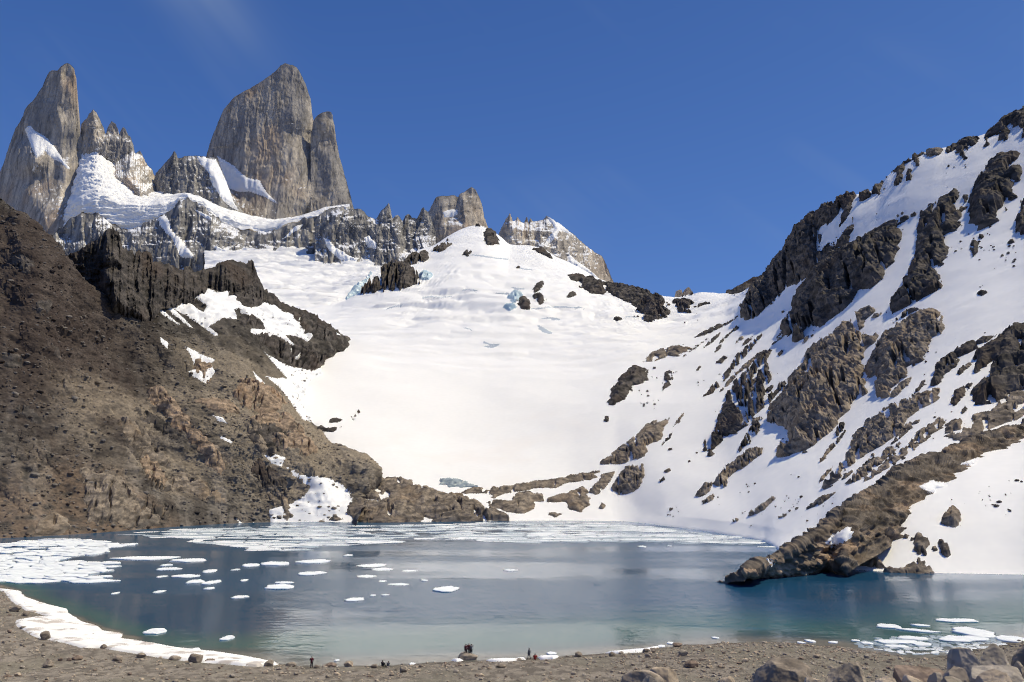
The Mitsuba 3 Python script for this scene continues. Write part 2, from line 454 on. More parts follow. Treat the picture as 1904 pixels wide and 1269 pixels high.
bsdf("gravel", proc(gravel_color), 0.9, 0.2, proc(lambda p, n, uv: tf(p.x / 0.5, p.y / 0.5, p.z, 3), 0.05), 0.25)
STONE = [(0.31, 0.265, 0.215), (0.265, 0.222, 0.18), (0.46, 0.375, 0.285), (0.23, 0.175, 0.14), (0.34, 0.30, 0.255)]


def stone_color(c):
    dk, lt, li = (tuple(float(k * q) for k in c) for q in (0.65, 1.3, 0.45))

    def fn(p, n, uv):
        f = tf(p.x / 0.35, p.y / 0.35, p.z / 0.25, 4)
        lichen = sst(0.58, 0.7, tf(p.x / 0.12 + 3, p.y / 0.12, p.z / 0.12, 3))
        k = mix(dk, lt, sst(0.25, 0.75, f))
        return mix(k, li, 0.5 * lichen)

    return fn


for k, c in enumerate(STONE):
    bsdf(f"stone_{k}", proc(stone_color(c)), 0.88, 0.25, proc(lambda p, n, uv: tf(p.x / 0.12, p.y / 0.12, p.z / 0.12, 4), 0.01), 0.05)

# ------------------------------------------------------------------ the snow basin: glacier and the slope on its right
U = np.array([430, 640, 880, 1050, 1150, 1250, 1340, 1420, 1520, 1600, 1700, 1800, 1904, 2060, 2250.0])
R0 = [952, 975, 973, 972, 973, 984, 997, 1012, 1068, 1070, 1074, 1076, 1078, 1085, 1095]
RV = [[890, 900, 905, 915, 935, 960, 972, 985, 994, 962, 955, 950, 945, 930, 930],
      [820, 820, 830, 830, 845, 850, 855, 860, 868, 858, 835, 820, 810, 780, 770],
      [720, 720, 735, 740, 745, 750, 755, 760, 755, 740, 710, 685, 660, 620, 600],
      [640, 635, 635, 640, 640, 645, 650, 650, 630, 600, 565, 535, 505, 450, 420],
      [600, 585, 530, 550, 575, 595, 600, 570, 520, 475, 435, 405, 375, 310, 260]]
RD = [[740, 670, 690, 680, 650, 568, 492, 425, 345, 318, 300, 295, 290, 270, 250],
      [810, 800, 820, 810, 760, 705, 648, 562, 470, 425, 390, 375, 370, 340, 310],
      [965, 965, 975, 950, 910, 860, 795, 710, 620, 565, 515, 485, 465, 430, 390],
      [1220, 1230, 1250, 1240, 1210, 1150, 1040, 910, 780, 715, 655, 610, 580, 530, 480],
      [1450, 1450, 1600, 1600, 1550, 1450, 1300, 1120, 950, 870, 800, 745, 700, 640, 580]]
R6D = [1600, 1650, 2250, 2100, 2000, 1850, 1700, 1350, 1080, 1000, 950, 900, 860, 780, 700]
SKYL = pts("430,590 540,580 640,566 690,540 720,512 760,480 800,463 830,441 855,427 880,420 900,421 918,430 934,457 960,458 1000,460 1030,474 1060,490 1100,512 1140,531 1200,548 1250,554 1280,551 1300,544 1330,550 1360,549 "
           "1380,545 1420,513 1460,462 1490,408 1520,396 1580,366 1620,360 1645,330 1680,300 1720,284 1760,279 1800,264 1840,250 1870,226 1904,206 2060,110 2250,40")
uc = np.unique(np.concatenate([np.linspace(430, 1380, 34), np.linspace(1400, 1910, 26), np.linspace(1940, 2250, 8)]))
ip = lambda row: PchipInterpolator(U, row)(uc)  # noqa: E731
rows = [on_level(uc, ip(R0), -1.2)]
for v, d, run_ in zip(RV, RD, (3.0, 2.2, 0, 0, 0)):  # gentle ground first: at least run_ metres back per metre up
    q = at(uc, ip(v), ip(d))
    need = rows[-1][:, 1] + run_ * np.maximum(q[:, 2] - rows[-1][:, 2], 0)
    w_ = np.clip((1480 - uc) / 60, 0, 1)
    rows.append(at(uc, ip(v), np.where(run_ > 0, q[:, 1] + w_ * np.maximum(need - q[:, 1], 0), q[:, 1])))
crest = at(uc, np.interp(uc, SKYL[:, 0], SKYL[:, 1]), ip(R6D))
rows += [crest, crest + np.array([20, 130, -45.0]), crest + np.array([60, 420, -220.0])]
under = rows[0] + np.array([0, -25, -6.0])
basin = loft(np.stack([under] + rows, 1), 860, 560)
p = basin.pt
x, y, z = p[..., 0], p[..., 1], p[..., 2]
far = np.clip((y - 500) / 900, 0, 1)
calm = np.clip(z / 6, 0, 1)
wave = (meshkit.fbm(p / [120, 120, 90], 3, 3) - 0.5) * (4.0 + 14 * far)
wave += (meshkit.fbm(p / [20, 24, 16], 3, 8) - 0.5) * (0.45 + 0.7 * far)
# broken, stepped ice where the glacier comes over the edge of the dome
sx, sy = (p[..., 0] - 120) / 330, (p[..., 1] - 1520) / 330
br = np.exp(-(sx**2 + sy**2)) + 0.6 * np.exp(-(((p[..., 0] + 170) / 160) ** 2 + ((p[..., 1] - 1500) / 160) ** 2))
steps = ridged(np.stack([x / 130, y / 45, z / 50], -1), 4, 12)
wave += -9 * br * np.clip(steps - 0.62, 0, 1) * 4
# runnels down the right slope
run = ridged(np.stack([(x * 0.5 + y) / 26, z / 160, 0 * x], -1), 3, 5) - 0.5
wave += run * 1.3 * np.clip((x - 150) / 150, 0, 1) * np.clip((900 - y) / 300, 0, 1)
basin.push(wave * calm)
cut = int(np.interp(1235, uc, np.arange(len(uc))) / (len(uc) - 1) * 859)
tag(basin.emit("glacier", "snow", slice(0, cut + 1)), "white glacier filling the basin above the far shore", "glacier", kind="structure")
tag(basin.emit("snow_slope", "snow", slice(cut, None)), "steep snow slope on the right below the jagged ridge", "snow slope", kind="structure")

# ------------------------------------------------------------------ the glacier behind, the snow shelf, the peaks and the walls
ug = np.array([380, 450, 520, 600, 680, 760, 840.0])
upper = loft(np.stack([at(ug, 0 * ug + v, 0 * ug + d) for v, d in ((625, 1600), (570, 1900), (528, 2250), (495, 2520), (468, 2700), (440, 2950))], 1), 240, 200)
up_ = upper.pt
upper.push((meshkit.fbm(up_ / [110, 130, 90], 4, 21) - 0.5) * 30 - 22 * np.clip(ridged(up_ / [160, 60, 60], 4, 22) - 0.6, 0, 1) * 2)
tag(upper.emit("upper_glacier", "snow"), "crevassed upper glacier behind the snow dome", "glacier", kind="structure")

us = np.array([85, 110, 128, 150, 176, 200, 240, 277, 302, 320, 345, 370, 400, 440, 480, 510, 540, 575, 610, 650.0])
sv = [[440, 425, 408, 396, 394, 410, 426, 412, 402, 388, 367, 378, 404, 424, 431, 426, 417, 405, 392, 386],
      [425, 405, 388, 374, 369, 374, 388, 388, 380, 378, 363, 371, 393, 412, 421, 418, 411, 402, 390, 384],
      [415, 395, 366, 345, 338, 345, 362, 372, 370, 369, 360, 367, 383, 397, 408, 411, 408, 400, 389, 382],
      [405, 375, 322, 284, 280, 296, 330, 352, 356, 360, 358, 362, 380, 393, 404, 408, 404, 397, 386, 380]]
un = np.linspace(us[0], us[-1], 110)
jit = meshkit.fbm(np.stack([un / 9, 0 * un, 0 * un], 1), 4, 66) - 0.5
sv = [PchipInterpolator(us, v)(un) + jit * k for v, k in zip(sv, (15, 6, 0, 0))]
sd_ = np.interp(un, [85, 110, 128, 150, 176], [420, 340, 170, 40, 0])
shelf = loft(np.stack([at(un, v, 0 * un + d + sd_ * k) for v, d, k in zip(sv, (2850, 2866, 3000, 3290), (0.6, 0.7, 0.9, 1))], 1), 420, 110)
shelf.push((meshkit.fbm(shelf.pt / [60, 60, 50], 4, 31) - 0.5) * 16 - 10 * np.clip(ridged(shelf.pt / [90, 40, 30], 4, 32) - 0.66, 0, 1) * 4)
tag(shelf.emit("snow_shelf", "snow"), "hanging snow shelf below the granite spires", "snow field", kind="structure")

SPIRE = A("-240,1330 -100,1180 0,950 30,880 60,780 110,640 150,575 165,550 182,492 200,470 225,440 250,420 282,370 310,330 335,270 350,235 365,215 380,205 405,203 425,203 440,185 470,158 500,150 522,160 545,190 560,250 565,400 575,560 590,640 620,760 640,840 700,1010 760,1200")
spire = peak("granite_spire", "granite", SPIRE, pts("-60,520 60,520 120,520 200,520"), 3330, 330,
             inner=[(50, 235, 60), (62, 300, 170), (70, 380, 230), (45, 420, 200), (58, 250, 20), (95, 200, 45), (85, 232, 45), (110, 270, 50), (128, 180, 55), (132, 240, 60), (130, 300, 90), (100, 330, 120), (122, 318, 160), (25, 330, 70), (118, 250, 70), (112, 360, 200), (108, 400, 300), (90, 430, 340), (126, 345, 150), (60, 460, 320)], crack=16, seed=3, thick=260, smooth=4)
tag(spire.key, "tall pale granite spire with a hooked summit at the far left of the skyline", "mountain peak")
NEEDLE = A("560,1000 590,800 600,600 615,580 640,560 660,520 690,490 715,520 735,560 750,600 770,640 780,680 790,640 800,610 825,575 850,600 870,640 880,680 890,650 910,620 925,640 945,680 960,690 985,750 990,800 1000,815 1030,790 1050,820 1070,880 1110,920 1150,1000 1180,1080 1240,1200")
needles = peak("rock_needles", "granite", NEEDLE, pts("130,420 220,420 330,420"), 3345, 240,
               inner=[(174, 240, 40), (172, 265, 70), (208, 260, 45), (242, 300, 140), (236, 330, 240), (255, 340, 225), (265, 360, 290), (222, 300, 40), (160, 280, 60)], crack=30, fine=14, seed=5, rough=1.8)
tag(needles.key, "cluster of snow-dusted granite needles right of the hooked spire", "mountain peak")
SHOULDER = A("1100,1100 1150,960 1190,920 1215,890 1240,860 1265,830 1285,795 1300,820 1310,850 1340,850 1370,835 1400,830 1440,830 1500,840 1600,850 1640,950 1700,1100 1800,1260")
shoulder = peak("snowy_shoulder", "cliff_rock", SHOULDER, pts("260,420 380,420 470,430"), 3300, 200,
                inner=[(325, 310, 25), (345, 330, 70), (385, 320, 70), (398, 330, 80), (420, 370, 130), (360, 360, 130), (330, 360, 110)], crack=34, fine=16, seed=8, rough=1.6)
tag(shoulder.key, "snow-streaked rocky shoulder with a small pinnacle left of the highest peak", "mountain peak")
MAIN = B("60,740 75,665 100,580 120,530 140,480 160,430 180,390 210,355 240,320 285,292 330,270 385,238 440,200 465,180 490,160 515,132 540,120 560,128 580,130 605,142 620,160 640,200 660,240 675,285 690,330 695,380 700,430 710,465 720,500 732,560 745,620 757,670 770,720 785,775 800,830 812,900 820,960 840,1060")
main = peak("great_granite_peak", "granite", MAIN, pts("370,470 500,470 640,470"), 3700, 420,
            inner=[(412, 250, 40), (408, 285, 55), (430, 230, 50), (470, 200, 45), (460, 290, 110), (440, 320, 120), (500, 180, 40), (528, 170, 45), (530, 240, 95), (528, 320, 170), (520, 390, 260), (555, 230, 95), (560, 320, 160), (590, 330, 110), (600, 380, 160), (480, 380, 210), (572, 200, 40)], crack=17, fine=6, seed=11, thick=400, nt=170, step=1.0, rough=1.0, smooth=6)
tag(main.key, "largest and highest granite peak with a sheer face rising above the snow", "mountain peak")
SAT = B("690,560 705,470 715,445 730,430 750,415 775,408 800,405 812,412 820,430 830,490 840,560 850,620 860,670 880,740 900,810 920,880 932,925 940,960 960,1040")
sat = peak("granite_pillar", "granite", SAT, pts("570,470 620,470 680,470"), 3640, 220, inner=[(606, 240, 40), (612, 300, 60), (628, 330, 60), (632, 370, 90), (612, 380, 110)], crack=20, seed=13, rough=1.2, smooth=4)
tag(sat.key, "narrow granite pillar leaning on the right side of the highest peak", "mountain peak")

CL = np.stack([un, np.array(sv[0]) + 1.0], 1)
CL = np.vstack([CL[un < 600], pts("600,399 610,400 620,410")])
cliff = peak("cliff_band", "cliff_rock", CL, pts("30,560 300,540 480,520 560,545 630,520"), 2838, 170,
             inner=[(100, 450, 60), (135, 440, 30), (180, 430, 60), (200, 470, 90), (270, 440, 60), (290, 480, 130), (300, 440, 80), (330, 400, 40), (350, 430, 60), (395, 440, 110), (392, 470, 130), (450, 445, 40), (480, 470, 70), (540, 450, 50), (585, 445, 60)], crack=42, fine=14, seed=17, rough=2.0, nt=120, back=False)
tag(cliff.key, "grey cliff band below the hanging snow shelf", "cliff", "")
PIN = B("715,1080 725,1030 760,1000 800,980 840,968 880,965 925,985 980,980 1010,1000 1030,1025 1050,1030 1070,1040 1085,1025 1090,1010 1120,980 1150,945 1160,965 1165,1000 1175,1040 1190,1020 1205,1010 1220,1035 1235,1050 1250,1020 1270,1010 1290,1030 1320,1040 1335,1000 1355,970 1370,990 1385,1000 1410,1060 1430,1130")
pinn = peak("pinnacle_wall", "cliff_rock", PIN, pts("570,530 640,530 720,510 830,500"), 2740, 190,
            inner=[(612, 410, 40), (640, 410, 45), (640, 450, 80), (690, 440, 60), (720, 400, 20), (740, 440, 70), (600, 470, 90), (770, 440, 50), (680, 490, 120)], crack=48, fine=18, seed=19, rough=1.8, thick=160)
tag(pinn.key, "dark pinnacled rock wall between the highest peak and the square tower", "cliff")
TOW = B("1330,1120 1370,1010 1390,990 1410,950 1430,910 1450,905 1490,903 1540,900 1560,910 1575,890 1600,880 1620,862 1640,850 1665,870 1680,900 1690,920 1705,970 1715,1030 1740,1100 1760,1180")
tower = peak("square_granite_tower", "granite", TOW, pts("770,500 860,490 920,480"), 2900, 190, inner=[(825, 385, 30), (862, 380, 50), (866, 420, 100), (890, 420, 60), (820, 420, 70), (845, 400, 30)], crack=16, seed=23, rough=1.2)
tag(tower.key, "square-topped pale granite tower above the snow dome", "mountain peak")
PIL = C("1010,470 1030,390 1040,360 1050,340 1065,310 1080,280 1095,260 1105,240 1112,260 1120,290 1135,290 1150,265 1160,280 1170,295 1190,300 1200,270 1208,268 1215,300 1225,268 1240,290 1270,288 1300,285 1320,258 1345,275 1370,290 1420,325 1470,360 1515,400 1560,440 1600,470 1650,500 1675,550 1690,590 1715,650 1730,690")
pillars = peak("granite_ridge", "granite", PIL, pts("900,500 1000,500 1080,535 1160,545"), 2550, 170, inner=[(948, 425, 40), (975, 430, 50), (1000, 430, 50), (1020, 430, 60), (1040, 450, 90), (1035, 470, 110), (1080, 490, 80), (1095, 470, 20), (1112, 500, 50), (950, 450, 80)], crack=40, fine=10, seed=29, rough=1.6, thick=160)
tag(pillars.key, "fluted granite ridge of pillars right of the snow dome", "mountain peak")
FAR = N("1000,440 1030,300 1045,285 1080,285 1090,310 1110,280 1125,265 1140,258 1155,265 1180,300 1210,400")
peak("distant_tower", "granite", FAR, pts("1240,570 1300,570"), 2400, 60, crack=14, seed=31, rough=1.2, nt=40, thick=60)
tag("distant_tower", "small distant rock tower in the snowy col", "mountain peak")
FRG = N("1400,420 1465,320 1480,280 1520,280 1560,260 1600,235 1640,215 1680,190 1710,170 1750,165 1800,172 1830,200 1880,300")
peak("distant_ridge", "dark_rock", FRG, pts("1330,570 1440,570"), 1900, 40, crack=10, seed=33, rough=1.4, nt=40, thick=60)
tag("distant_ridge", "bluish dark ridge just left of the foot of the right-hand ridge", "ridge")

# snow lying on the peaks and walls
for sh, poly, lab in (
    (spire, A("185,640 215,610 260,650 330,690 380,740 420,800 470,870 520,930 500,930 440,880 400,860 330,800 300,830 270,850 230,770"), "snow gully between the shoulder and the main face of the hooked spire"),
    (main, B("140,670 180,690 230,720 270,760 320,800 390,810 430,880 500,950 470,940 400,900 330,880 270,880 210,860 170,800"), "shaded snow field at the left foot of the highest peak"),
    (shoulder, A("1450,835 1590,845 1620,920 1660,1010 1720,1170 1760,1240 1700,1210 1640,1160 1600,1090 1560,1040 1540,960 1480,900"), "bright snow slope on the rocky shoulder left of the highest peak"),
    (tower, B("1470,1000 1500,985 1560,985 1560,1010 1530,1025 1480,1030"), "small snow patch on the square tower"),
    (pillars, C("1320,262 1370,290 1480,375 1440,360 1400,340 1380,380 1340,420 1300,440 1330,390 1370,340 1350,300"), "snow rib on the fluted granite ridge"),
    (pillars, C("1450,480 1500,530 1560,570 1620,620 1660,660 1560,600 1480,560 1440,540"), "snow apron at the right foot of the fluted granite ridge"),
    (cliff, M("1480,760 1560,760 1620,830 1640,950 1740,1030 1860,1190 1904,1230 1904,1269 1760,1269 1700,1150 1640,1020 1560,960 1500,870"), "blue-shaded snow couloir cutting the cliff band"),
    (cliff, L("300,620 360,640 480,680 600,640 640,640 760,660 760,760 700,780 600,770 520,760 420,700 340,680"), "snow patch at the foot of the dark buttress in the cliff band"),
    (cliff, L("960,560 1000,540 1050,490 1100,430 1180,410 1160,450 1100,480 1020,540"), "snow ledge under the saddle in the cliff band"),
    (cliff, L("100,250 180,290 280,340 280,365 230,350 150,300"), "upper snow ledge on the dark buttress"),
    (pinn, L("1380,540 1440,560 1500,640 1600,690 1650,730 1740,740 1700,780 1540,760 1480,700 1420,640"), "snow chute below the pinnacled wall"),
    (pinn, L("1780,540 1840,520 1860,560 1904,590 1904,650 1820,640 1800,600"), "small snow pocket on the pinnacled wall"),
    (pinn, L("1560,230 1700,245 1680,275 1610,270"), "snow cap on top of the pinnacled wall"),
):
    patch("snow_patch", sh, poly, "clean_snow", amp=7, rag=0.07, soft=True, label=lab, cat="snow patch", up=0.2)

# ------------------------------------------------------------------ the hill on the left
lv = lambda u, v: on_level(u, v, -1.5)  # noqa: E731
HC = [
    [(-250, 1015), (-250, 880, 405), (-250, 740, 470), (-250, 590, 540), (-250, 440, 610), (-250, 300, 700)],
    [(-120, 1011), (-120, 890, 418), (-120, 760, 475), (-120, 615, 540), (-120, 470, 610), (-120, 345, 695)],
    [(0, 1007), (0, 900, 434), (0, 780, 485), (0, 640, 548), (0, 500, 612), (0, 392, 690)],
    [(110, 1001), (105, 900, 448), (92, 785, 496), (75, 655, 550), (60, 530, 606), (58, 432, 674)],
    [(210, 994), (195, 900, 474), (170, 790, 515), (140, 680, 560), (120, 570, 605), (108, 480, 668)],
    [(330, 984), (320, 910, 520), (290, 800, 560), (255, 700, 600), (222, 630, 640), (200, 575, 676)],
    [(440, 977.5), (428, 905, 600), (390, 800, 632), (350, 710, 676), (305, 650, 706), (262, 608, 722)],
    [(480, 976), (470, 915, 622), (430, 810, 652), (395, 720, 704), (352, 635, 765), (305, 568, 818)],
    [(520, 975), (514, 922, 634), (480, 825, 668), (455, 720, 732), (435, 620, 832), (430, 552, 922)],
    [(575, 974.5), (578, 924, 644), (560, 830, 702), (528, 750, 800), (500, 655, 900), (492, 572, 1000)],
    [(620, 974), (634, 918, 656), (590, 830, 738), (546, 750, 890), (555, 680, 1000), (570, 603, 1120)],
    [(645, 974), (690, 892, 686), (606, 830, 765), (552, 745, 950), (592, 690, 1060), (638, 634, 1240)],
    [(660, 985), (692, 888, 800), (612, 835, 900), (556, 748, 1110), (596, 693, 1230), (641, 638, 1430)],
]
hc = []
for c in HC:
    foot = lv(*c[0])
    r, dm = [foot + np.array([0, -20, -7.0]), foot], foot[1]
    for q, gap in zip(c[1:], (36, 34, 34, 30, 30) if c[0][0] < 400 else (20, 26, 34, 30, 30)):
        dm = max(q[2], dm + gap)
        r.append(at(q[0], q[1], dm))
    top = r[-1]
    hc.append(r + [top + np.array([-25, 60, -30.0]), top + np.array([-60, 260, -150.0])])
hill = loft(hc, 620, 560)
p = hill.pt
x, y, z = p[..., 0], p[..., 1], p[..., 2]
ii = np.linspace(0, 1, 620)[:, None] * 60 + 0 * x
lo = np.clip((z + 1) / 26, 0, 1) ** 0.8
bulk = (meshkit.fbm(p / 60, 4, 41) - 0.5) * 18 + (ridged(p / [34, 34, 22], 5, 42) - 0.5) * 9
gul = (ridged(np.stack([(x + 0.5 * z + 0.4 * y) / 34, (y - 0.6 * x) / 120, z / 120], -1), 4, 43) - 0.5) * 9
strat = (ridged(np.stack([(x + y) / 70, (z + 0.25 * x) / 9, y / 120], -1), 4, 45) - 0.5) * 5.5
rough_ = (ridged(p / [9, 9, 5], 4, 47) - 0.5) * 4.2
hill.push((bulk + gul + strat + rough_) * lo)
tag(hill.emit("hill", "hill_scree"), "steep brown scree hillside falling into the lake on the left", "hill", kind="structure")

CRAG = O("-40,560 60,520 150,480 210,455 280,430 340,390 400,350 450,325 500,300 570,240 595,205 620,180 650,140 665,150 680,150 690,120 705,150 720,180 745,180 760,190 772,240 780,280 795,340 800,370 820,385 840,390 860,410 880,440 905,430 930,430 950,490 960,460 970,440 1010,430 1050,460 1075,440 1100,430 1130,445 1150,470 1170,540 1210,552 1260,560 1300,575 1340,580 1400,590 1440,620 1490,640 1540,620 1600,620 1650,660 1700,650 1760,640 1830,620 1904,600")
CRAG = np.vstack([CRAG, L("340,780 400,772 480,760 560,770 600,778 640,780 680,760 700,790 710,830 735,900 760,960 780,1010 800,1040 850,1080 900,1100 960,1170 1000,1180 1050,1200 1090,1220 1200,1262 1300,1290"), pts("600,596 625,612 650,640")])
bsdf("crag_rock", proc(lambda p, n, uv: dark_color(p, n, uv) * 0.72), 0.85, 0.25)
crag = peak("rock_crag", "crag_rock", CRAG, pts("80,510 150,545 200,590 265,625 300,575 340,570 400,560 470,560 510,585 560,610 660,670"), lambda u: np.interp(u, [100, 200, 280, 340, 430, 480, 570, 660], [705, 715, 765, 838, 930, 985, 1110, 1240]), 26,
            inner=[(150, 500, 1), (150, 535, 2), (178, 540, 4), (185, 500, 6), (196, 470, 8), (208, 470, 28), (212, 520, 52), (220, 560, 60), (230, 500, 20), (258, 510, 14), (275, 560, 30), (270, 590, 40), (310, 530, 26), (355, 540, 34), (420, 525, 34), (460, 530, 28), (520, 575, 22)], crack=13, fine=3, seed=51, rough=4.2, thick=60, nt=130, cells=0.8, smooth=2, fs=0.13)
tag(crag.key, "dark jagged crag with a blunt tower on the left hillside", "rock outcrop")

for poly, lab, kw in (
    (D("820,435 860,460 940,530 1060,560 1130,590 1200,640 1220,600 1150,550 1200,520 1220,490 1300,480 1350,520 1340,570 1390,640 1400,680 1320,670 1270,700 1230,720 1290,770 1270,780 1150,690 1000,600 880,510"), "large snow patch below the dark crag, upper left hillside", {}),
    (D("862,555 900,585 980,640 1065,715 1040,705 960,650 880,590"), "narrow snow streak running down the upper left hillside", {"rag": 0.04}),
    (D("950,555 1040,630 1140,730 1120,725 1020,650"), "thin snow streak beside the large patch on the left hillside", {"rag": 0.04}),
    (D("1410,590 1480,610 1560,590 1600,560 1680,600 1780,620 1904,650 1904,710 1800,720 1850,770 1820,810 1750,780 1680,770 1750,840 1700,830 1600,790 1480,760 1480,735 1560,740 1520,680 1420,640"), "broad snow patch near the right end of the hillside crest", {}),
    (D("1270,485 1330,480 1450,480 1490,515 1380,520 1300,510"), "snow strip under the crest of the left hillside", {}),
    (D("1090,835 1180,880 1270,920 1240,940 1270,990 1220,1060 1130,1010 1100,970 1160,980 1120,880"), "isolated snow patch in the middle of the left hillside", {}),
    (D("945,785 992,820 988,852 955,825"), "tiny snow patch high on the brown scree", {}),
    (D("1550,860 1650,930 1720,960 1800,970 1850,985 1930,940 1930,1280 1790,1280 1720,1180 1650,1080 1560,1010 1640,1030 1700,1030 1640,970"), "tongue of glacier snow lapping onto the left hillside", {}),
    (E("1250,230 1310,240 1345,280 1300,272"), "small snow patch beside the tan slabs", {}),
    (E("1560,465 1610,455 1685,480 1660,535 1600,512"), "snow patch in a hollow above the lower scree fan", {}),
    (pts("530,868 560,884 600,886 640,902 655,930 650,977 505,978 500,948 540,938 566,922 580,905 560,895"), "snow field on the far shore between scree and rocky bar", {}),
    (pts("462,546 500,556 542,574 566,588 530,584 488,570"), "snow band under the crest at the right part of the hillside", {}),
    (pts("583,598 612,610 634,624 602,619"), "small snow strip near the very end of the hillside crest", {}),
    (pts("393,562 430,550 458,557 440,576 404,573"), "snow strip joining the two big patches on the left hillside", {}),
    (pts("512,640 545,648 578,662 560,672 528,660"), "snow strip below the broad patch on the hillside", {}),
    (pts("470,690 492,712 500,735 484,722"), "thin vertical snow streak above the big tan slab", {"rag": 0.04}),
    (E("1385,835 1440,870 1505,862 1430,882"), "small wedge of snow at the waterline of the scree", {}),
    (E("1300,350 1375,385 1365,398 1310,372"), "slim snow sliver on the dark scree fan", {}),
):
    patch("snow_patch", hill, poly, "clean_snow", amp=1.3, soft=True, label=lab, cat="snow patch", **{"rag": 0.05, **kw}, reach=1.3)
for poly, lab, m in (
    (E("1375,100 1420,60 1500,55 1580,90 1660,140 1690,180 1650,190 1590,240 1520,220 1420,170"), "big tan rock slab on the right edge of the left hillside", "tan_rock"),
    (E("1470,250 1560,230 1640,210 1720,240 1780,300 1800,340 1720,330 1620,320 1540,290"), "rounded tan slab below the big tan slab", "tan_rock"),
    (E("1580,340 1680,330 1790,350 1850,400 1880,450 1780,470 1680,440 1600,400"), "lowest of the three tan slabs on the left hillside edge", "tan_rock"),
    (E("1160,140 1260,120 1350,150 1420,220 1330,220 1220,180"), "flat tan ledge left of the big tan slab", "tan_rock"),
    (E("870,80 960,70 1010,130 1090,230 1180,320 1280,440 1340,540 1300,590 1230,520 1150,420 1060,330 960,210 880,140"), "long tan rib running down the left hillside", "tan_rock"),
    (E("700,230 800,280 880,380 980,480 1000,530 900,520 800,440 720,330"), "rough brown rib left of the long tan rib", "brown_rock"),
    (E("970,600 1060,560 1180,610 1290,680 1340,760 1240,750 1120,690 1000,680 960,650"), "rounded rock hump above the waterline of the scree", "brown_rock"),
    (E("490,660 560,590 640,560 720,600 800,700 880,780 960,880 820,900 640,880 520,840"), "rusty orange rock buttress at the water on the left", "brown_rock"),
    (E("220,860 320,800 400,850 440,920 320,940 200,940"), "rusty knob at the waterline left of the orange buttress", "brown_rock"),
    (D("1700,640 1770,620 1840,640 1880,720 1970,740 1985,790 1950,815 1900,805 1800,760"), "grey rock knob at the right end of the hillside crest", "dark_rock"),
    (D("1530,780 1640,800 1760,850 1850,900 1940,900 1960,940 1850,985 1740,960 1660,920 1580,850"), "grey rock shelf above the glacier tongue", "dark_rock"),
    (D("1350,545 1420,520 1520,540 1560,580 1520,610 1440,600"), "dark rock island between two snow patches", "dark_rock"),
    (D("1420,650 1500,660 1560,720 1570,750 1480,730 1410,700"), "brown rock island below the broad snow patch", "dark_rock"),
):
    patch("rock_outcrop", hill, poly, m, label=lab, wedge=0.3, pockets=0.1, amp=None, rag=0.10, reach=1.12)

rl = np.random.default_rng(55)
for k in range(46):
    u0, v0 = rl.uniform(10, 560), rl.uniform(480, 955)
    if v0 < 400 + 0.55 * u0 + 40:
        continue
    ln_, wd_ = rl.uniform(18, 60), rl.uniform(7, 20)
    an = rl.uniform(0.35, 1.0)
    t_ = np.linspace(0, 2 * np.pi, 9)[:-1]
    q = np.stack([np.cos(t_) * ln_ * rl.uniform(0.7, 1.2, 8), np.sin(t_) * wd_ * rl.uniform(0.6, 1.3, 8)], 1)
    q = q @ np.array([[math.cos(an), math.sin(an)], [-math.sin(an), math.cos(an)]]) + [u0, v0]
    patch("rock_ledge", hill, q, ("dark_rock", "hill_scree", "brown_rock", "tan_rock")[int(rl.choice(4, p=[0.30, 0.30, 0.28, 0.12])) if u0 > 150 and v0 > 680 else int(rl.integers(0, 2))], wedge=0.4, pockets=0.2, rag=0.12, cap=5000, reach=1.12, holder="hill")

